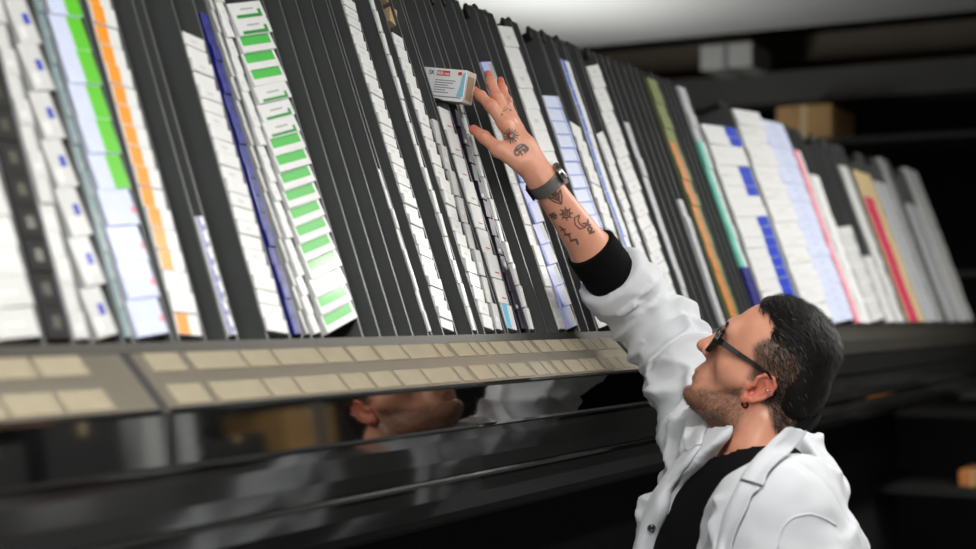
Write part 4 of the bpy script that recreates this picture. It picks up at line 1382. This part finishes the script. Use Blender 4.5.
# ------------------------------------------------------------------ the held pack
PK0 = P(467.5, 70.4, 2.280)                       # its top right front corner
x_ = Vector((.870, -.467, -.15)).normalized()
yd = (P(463.3, 102.4, 2.280) - PK0).normalized(); yd = (yd - x_ * yd.dot(x_)).normalized()
zz = yd.cross(x_).normalized()                    # towards the lens?
if zz.dot(CAM - PK0) < 0: zz = -zz
PL, PHt, PD = .112, .0500, .031
KM = Matrix((x_, -yd, zz)).transposed().to_4x4(); KM.translation = PK0
print('pack det', KM.to_3x3().determinant())
pk = empty('medicine_pack', KM)
tag(pk, 'white and blue medicine pack with a red 800 mg mark touched by the raised finger', 'medicine pack')
M_PW = mat('pack_white', (248, 249, 250), .35, coat=.2); M_PSIDE = mat('pack_side', (196, 186, 172), .45)
mb = MB(); mb.box((-PL, -PHt, -PD), (0, 0, 0)); o = mb.build('box', [M_PW, M_PSIDE], pk, bevel=.0010)
for f in o.data.polygons:
    if f.normal.x > .9 or f.normal.y < -.9: f.material_index = 1
def flat(name, pts, m, z=.0003, parent=pk, M=None):
    mb = MB(); mb.prism([Vector((a, b, z)) for a, b in pts], Vector((0,0,0)), Vector((0,0,.0003))); return mb.build(name, m, parent, M=M)
def rect(a, b, c, d): return [(a, c), (b, c), (b, d), (a, d)]
u = PL
flat('red_field', rect(-.0535, -.030, -.0115, -.0035), mat('pack_red', (222, 62, 40), .4))
flat('red_mark', rect(-.0150, -.0085, -.0088, -.0038), mat('pack_red', (222, 62, 40), .4))
arc = [(-.0060 + .0035*math.sin(a*math.pi), -.0045 - a * .0375) for a in np.linspace(0, 1, 10)]
wave = [(-.0010, -.003), (-.0010, -.042), (-.0125, -.042), (-.0105, -.032), (-.0085, -.024), (-.0080, -.014), (-.0062, -.006)]
flat('blue_wave', wave, mat('pack_blue', (150, 206, 232), .4))
flat('grey_rule', rect(-.110, -.004, -.0445, -.0432), mat('pack_grey', (120, 128, 140), .5))
for i, (a, b) in enumerate([(-.055, -.018), (-.055, -.022), (-.055, -.030), (-.055, -.018), (-.055, -.034), (-.055, -.028)]):
    flat('text_line', rect(a, b, -.0190 - i * .0038, -.0180 - i * .0038), mat('pack_ink', (96, 108, 140), .5))
flat('side_panel', rect(.006, PD - .006, -.045, -.008), mat('side_print', (150, 128, 108), .5), M=Matrix.Rotation(math.radians(90), 4, 'Y'))
flat('underside_mark', rect(-.055, -.030, .006, .022), mat('pack_dull_red', (120, 48, 44), .5), M=Matrix.Translation((0, -PHt - .0002, 0)) @ Matrix.Rotation(math.radians(-90), 4, 'X') @ Matrix.Rotation(math.radians(180), 4, 'X'))
def text(body, size, loc, m, parent, bold=0.0):
    cu = bpy.data.curves.new('lettering', 'FONT'); cu.body = body; cu.size = size; cu.extrude = .0001; cu.offset = bold
    cu.materials.append(m)
    o = bpy.data.objects.new('lettering', cu); COL.objects.link(o)
    dg = bpy.context.evaluated_depsgraph_get(); me = bpy.data.meshes.new_from_object(o.evaluated_get(dg))
    bpy.data.objects.remove(o); o = bpy.data.objects.new('lettering', me); COL.objects.link(o); o.parent = parent
    o.matrix_local = Matrix.Translation(loc); return o
text('SK', .0098, (-.0685, -.0105, .0004), mat('pack_dark_ink', (40, 44, 70), .5), pk, .0001)
text('800 mg', .0072, (-.0525, -.0100, .0007), M_PW, pk, .00012)

# ------------------------------------------------------------------ shelving across the aisle (seen mirrored in the steel ledge)
M_UP = mat('grey_upright', (120, 122, 124), .5, .3); M_SHELF = mat('shelf_board', (96, 96, 94), .5, .3)
M_BOXC = mat('cardboard', (176, 140, 92), .8, noise_amt=.12, noise_scale=14); M_YEL = mat('yellow_card', (216, 168, 70), .6); M_REDB = mat('red_plastic', (214, 52, 40), .4); M_WB = mat('white_card', (196, 198, 200), .6)
sh = empty('storage_shelving', Matrix.Translation(CAM + D * 2.2 + B * (-1.5) - Z * HC) @ Matrix.Rotation(math.pi/2 - A, 4, 'Z'))
tag(sh, 'grey steel shelving across the aisle with cartons, mirrored in the polished ledge', 'shelving')
# local: x along the rack, y into the rack direction (+B)
LX = 3.6
for xx in (0, .9, 1.8, 2.7, 3.56):
    for yy in (0, -.45):
        mb = MB()
        for k in range(2): mb.box((xx, yy - .0, .0), (xx + .045, yy - .004, 2.2)) if k else mb.box((xx, yy - .04, .0), (xx + .004, yy, 2.2))
        mb.build('upright', M_UP, sh)
for zz_ in (.15, .62, 1.05, 1.48, 1.95):
    mb = MB(); mb.box((0, -.45, zz_ - .035), (LX, -.004, zz_)); mb.build('shelf', M_SHELF, sh, bevel=.004)
SHM = Matrix.Translation(CAM + D * 2.2 + B * (-1.5) - Z * HC) @ Matrix.Rotation(math.pi/2 - A, 4, 'Z')
M_DG = mat('dark_grey_bin', (52, 54, 56), .5); M_GG = mat('grey_bin', (112, 114, 116), .5)
cart = [('yellow', M_YEL), ('brown', M_BOXC), ('white', M_WB), ('red', M_REDB)]
lv = {.62: 'on the waist-high shelf', 1.05: 'on the chest-high shelf', 1.48: 'on the head-high shelf'}
used = {}
for zz_, seq in ((.62, 'wgdwgddg'), (1.05, 'gdgrwdgd'), (1.48, 'dgddwdbd')):
    x0 = .06
    for i, ch in enumerate(seq):
        nm, mm = {'y': cart[0], 'b': cart[1], 'w': cart[2], 'r': cart[3], 'd': ('dark grey', M_DG), 'g': ('grey', M_GG)}[ch]
        wd = random.uniform(.24, .36); ht = random.uniform(.08, .24); dp = random.uniform(.28, .38)
        c = MB(); c.box((0, -dp, 0), (wd, 0, ht)); e = empty('storage_box', SHM @ Matrix.Translation((x0, -.03, zz_ + .001)))
        c.build('carton_body', mm, e, bevel=.003)
        c = MB(); c.box((wd*.44, -dp - .0008, ht - .0), (wd*.54, .0008, ht + .0008)); c.box((wd*.44, 0, ht*.7), (wd*.54, .0010, ht)); c.build('tape', mat('tape', (190, 170, 130), .3), e)
        tag(e, '%s storage box %s across the aisle, %s from the near end' % (nm, lv[zz_], ['first', 'second', 'third', 'fourth', 'fifth', 'sixth', 'seventh', 'eighth'][i]), 'storage box', 'boxes on the shelving across the aisle')
        x0 += wd + random.uniform(.06, .14)

# ------------------------------------------------------------------ far, blurred things
def far_box(name, px, py, Y, dims, m, lab, cat, rz=0.0, parts=True):
    c = P(px, py, Y); w_, d_, h_ = dims
    e = empty(name, Matrix.Translation(c) @ Matrix.Rotation(math.pi/2 - A + rz, 4, 'Z'))
    mb = MB(); mb.box((-w_/2, -d_/2, -h_/2), (w_/2, d_/2, h_/2)); mb.build('carton_body', m, e, bevel=.004)
    mb = MB(); mb.box((-w_/2 - .001, -d_*.06, -h_/2), (w_/2 + .001, d_*.06, h_/2 + .001)); mb.build('tape', mat('tape', (190, 170, 130), .3), e)
    tag(e, lab, cat); return e
# dark racking beyond the end of the rack

def pt_plane(px, py, T):
    r = ray(px, py); k = T / r.dot(D); q = r * k; return q.dot(B), q.z

# ------------------------------------------------------------------ room
def struct(name, mb, m):
    o = mb.build(name, m); o['kind'] = 'structure'; return o
M_FLOOR = mat('dark_grey_floor', (84, 84, 86), .45, noise_amt=.15, noise_scale=3)
M_WALL = mat('dark_wall', (16, 16, 17), .8, noise_amt=.1, noise_scale=2)
M_CEIL = mat('grey_ceiling', (150, 152, 152), .8, noise_amt=.06, noise_scale=1.2)
def dbox(mb, t0, t1, p0, p1, z0, z1, mi=0):
    vs = []
    for z in (z0, z1):
        for (t, p) in ((t0, p0), (t1, p0), (t1, p1), (t0, p1)):
            q = CAM + D * t + B * p; vs.append((q.x, q.y, z))
    mb.add(vs, [(0,3,2,1),(4,5,6,7),(0,1,5,4),(1,2,6,5),(2,3,7,6),(3,0,4,7)], mi)
T0, T1, PA, PB = -2.6, 10.0, -2.8, 3.4
mb = MB(); dbox(mb, T0, T1, PA, PB, -.1, 0); struct('floor', mb, M_FLOOR)
mb = MB(); dbox(mb, T1, T1 + .1, PA, PB, 0, 3.4); struct('wall_back', mb, M_WALL)
mb = MB(); dbox(mb, T0 - .1, T0, PA, PB, 0, 3.4); struct('wall_front', mb, M_WALL)
mb = MB(); dbox(mb, T0, T1, PB, PB + .1, 0, 3.4); struct('wall_left', mb, M_WALL)
mb = MB(); dbox(mb, T0, T1, PA - .1, PA, 0, 3.4); struct('wall_right', mb, mat('grey_wall', (104, 105, 106), .8, noise_amt=.1, noise_scale=2))
# upper ceiling dark, a lower grey ceiling over the near part
mb = MB(); dbox(mb, T0, T1, PA, PB, 3.4, 3.5); struct('ceiling', mb, M_WALL)
r = ray(800, 27); k = 1.25 / r.z; q = r * k; TC = q.dot(D)
print('ceiling edge t', TC)
mb = MB(); dbox(mb, T0, TC, PA, PB, HC + 1.25, HC + 1.29); struct('trim_1', mb, M_CEIL)

# lamps: ceiling tubes over the aisle
def lamp(t, p, ln, pw, lab, col=(1, .98, .94), wdt=.16, up=.3, hz_=1.02):
    c = CAM + D * t + B * p; z = HC + hz_
    e = empty('ceiling_lamp', Matrix.Translation((c.x, c.y, z)) @ Matrix.Rotation(-A, 4, 'Z'))
    tag(e, lab, 'lamp')
    mb = MB(); mb.box((-.10, -ln/2, 0), (.10, ln/2, .05)); mb.build('housing', mat('white_enamel', (220, 220, 220), .4), e)
    mb = MB(); mb.box((-wdt/2, -ln/2 + .03, -.012), (wdt/2, ln/2 - .03, 0)); mb.build('diffuser', mat('lamp_diffuser', (240, 240, 235), .4, emit=((255, 250, 240), 6.0)), e)
    L = bpy.data.lights.new('lamp_light', 'AREA'); L.shape = 'RECTANGLE'; L.size = wdt; L.size_y = ln - .06; L.energy = pw; L.color = col
    lo = bpy.data.objects.new('lamp_light', L); COL.objects.link(lo); lo.parent = e; lo.location = (0, 0, -.02)
    U_ = L.copy(); U_.energy = pw * up; lu = bpy.data.objects.new('lamp_light', U_); COL.objects.link(lu); lu.parent = e; lu.location = (0, 0, .07); lu.rotation_euler = (math.pi, 0, 0)  # extra upward light, added to brighten the ceiling
    return e
lamp(-1.3, .0, 1.5, 56, 'white ceiling tube lamp behind the near end of the aisle')
lamp(.4, .05, 1.5, 38, 'white ceiling tube lamp over the near aisle')
lamp(2.3, .05, 1.5, 9, 'white ceiling tube lamp over the man')
lamp(4.2, .0, 1.5, 46, 'white ceiling tube lamp over the far aisle')
lamp(3.0, -1.1, 1.5, 14, 'white ceiling tube lamp above the opposite shelving')

lamp(4.9, 2.5, 1.5, 5, 'unseen added tube lamp hanging behind the far half of the rack', up=6, hz_=.45)  # hidden lamp, added so its uplight brightens the grey ceiling
lamp(3.0, 2.5, 1.5, 5, 'unseen added tube lamp hanging behind the near half of the rack', up=6, hz_=.45)  # second hidden lamp added for the ceiling

w = bpy.data.worlds.new('world'); SC.world = w; w.use_nodes = True
w.node_tree.nodes['Background'].inputs[0].default_value = (.55, .6, .7, 1); w.node_tree.nodes['Background'].inputs[1].default_value = .12

# beams across the dark far end
def beam(name, T, y0, y1, m, px=850, dep=.25):
    za = pt_plane(px, y1, T)[1]; zb = pt_plane(px, y0, T)[1]
    mb = MB(); dbox(mb, T, T + dep, PA, PB, HC + za, HC + zb); return struct(name, mb, m)
beam('trim_2', 7.4, 30, 56, mat('brown_beam', (96, 88, 76), .7, noise_amt=.15, noise_scale=1.5))
beam('trim_3', 7.0, 66, 98, mat('grey_beam', (74, 74, 72), .7, noise_amt=.12, noise_scale=1.5))
beam('trim_4', 9.2, 12, 26, mat('grey_beam', (74, 74, 72), .7))
def dthing(name, lab, cat, T, px0, px1, py0, py1, dep, m, m2):
    pa, zb = pt_plane(px0, py0, T); pb, za = pt_plane(px1, py1, T)
    c = CAM + D * (T + dep / 2) + B * ((pa + pb) / 2) + Z * za
    e = empty(name, Matrix.Translation(c) @ Matrix.Rotation(math.pi/2 - A, 4, 'Z')); w_ = abs(pa - pb); h_ = zb - za
    mb = MB(); mb.box((-dep/2, -w_/2, 0), (dep/2, w_/2, h_)); mb.build('carton_body', m, e, bevel=.006)
    mb = MB(); mb.box((-dep/2 - .001, -w_*.05, 0), (dep/2 + .001, w_*.05, h_ + .001)); mb.build('tape', m2, e)
    tag(e, lab, cat); return e, c, w_, h_
TP = mat('tape', (190, 170, 130), .3)
e, c, w_, h_ = dthing('storage_box', 'tan cardboard box on the dark high shelf behind the rack', 'box', 6.6, 776, 832, 107, 139, .4, M_BOXC, TP)
e2, c2, w2_, h2_ = dthing('ventilation_box', 'pale grey box hanging under the dark beam high above the rack', 'ventilation box', 6.7, 700, 752, 46, 66, .3, mat('pale_grey_metal', (170, 172, 170), .5), mat('grey_upright', (120, 122, 124)))
# dark shelf unit that carries the tan box
s2 = empty('dark_shelving', Matrix.Translation(CAM + D * 6.55 + B * (c - CAM).dot(B) - Z * HC) @ Matrix.Rotation(math.pi/2 - A, 4, 'Z'))
tag(s2, 'black shelving unit standing in the dark behind the rack, carrying a tan box', 'shelving')
topz = c.z - .002
for xx in (0, .5):
    for yy in (-.9, .9):
        mb = MB(); mb.box((xx - .02, yy - .02, 0), (xx + .02, yy + .02, topz)); mb.build('upright', M_BLACK, s2)
for zz_ in (topz, topz - .6, topz - 1.2, .2):
    mb = MB(); mb.box((-.02, -.92, zz_ - .03), (.52, .92, zz_)); mb.build('shelf', M_BLACK, s2)
# low dark shelving past the end of the rack, with one brown box
pbx, zbx = pt_plane(972, 488, 5.4)
s3 = empty('dark_shelving', Matrix.Translation(CAM + D * 5.4 + B * pbx - Z * HC) @ Matrix.Rotation(math.pi/2 - A, 4, 'Z'))
tag(s3, 'low black shelving past the right end of the rack, holding a brown box', 'shelving')
for xx in (-.05, .45):
    for yy in (-.45, .45):
        mb = MB(); mb.box((xx - .02, yy - .02, 0), (xx + .02, yy + .02, HC + zbx + .35)); mb.build('upright', mat('brown_black_metal', (40, 34, 28), .6), s3)
for zz_ in (HC + zbx, HC + zbx - .45, .12, HC + zbx + .34):
    mb = MB(); mb.box((-.07, -.47, zz_ - .025), (.47, .47, zz_)); mb.build('shelf', M_BLACK, s3)
e3, *_ = dthing('storage_box', 'brown cardboard box on the low black shelving past the rack end', 'box', 5.42, 958, 986, 470, 488, .25, mat('cardboard_brown', (190, 120, 60), .8), TP)

# camera
cd = bpy.data.cameras.new('camera'); co = bpy.data.objects.new('camera', cd); COL.objects.link(co)
cd.sensor_width = 36; cd.lens = F * 36 / 976; cd.clip_start = .05
co.matrix_world = Matrix((RT, UP, -FW)).transposed().to_4x4(); co.location = CAM
cd.dof.use_dof = True; cd.dof.focus_distance = 2.22; cd.dof.aperture_fstop = 2.8
SC.camera = co
SC.view_settings.view_transform = 'Standard'; SC.view_settings.look = 'None'; SC.view_settings.exposure = -0.08; SC.view_settings.gamma = 1
SC.view_settings.use_curve_mapping = False
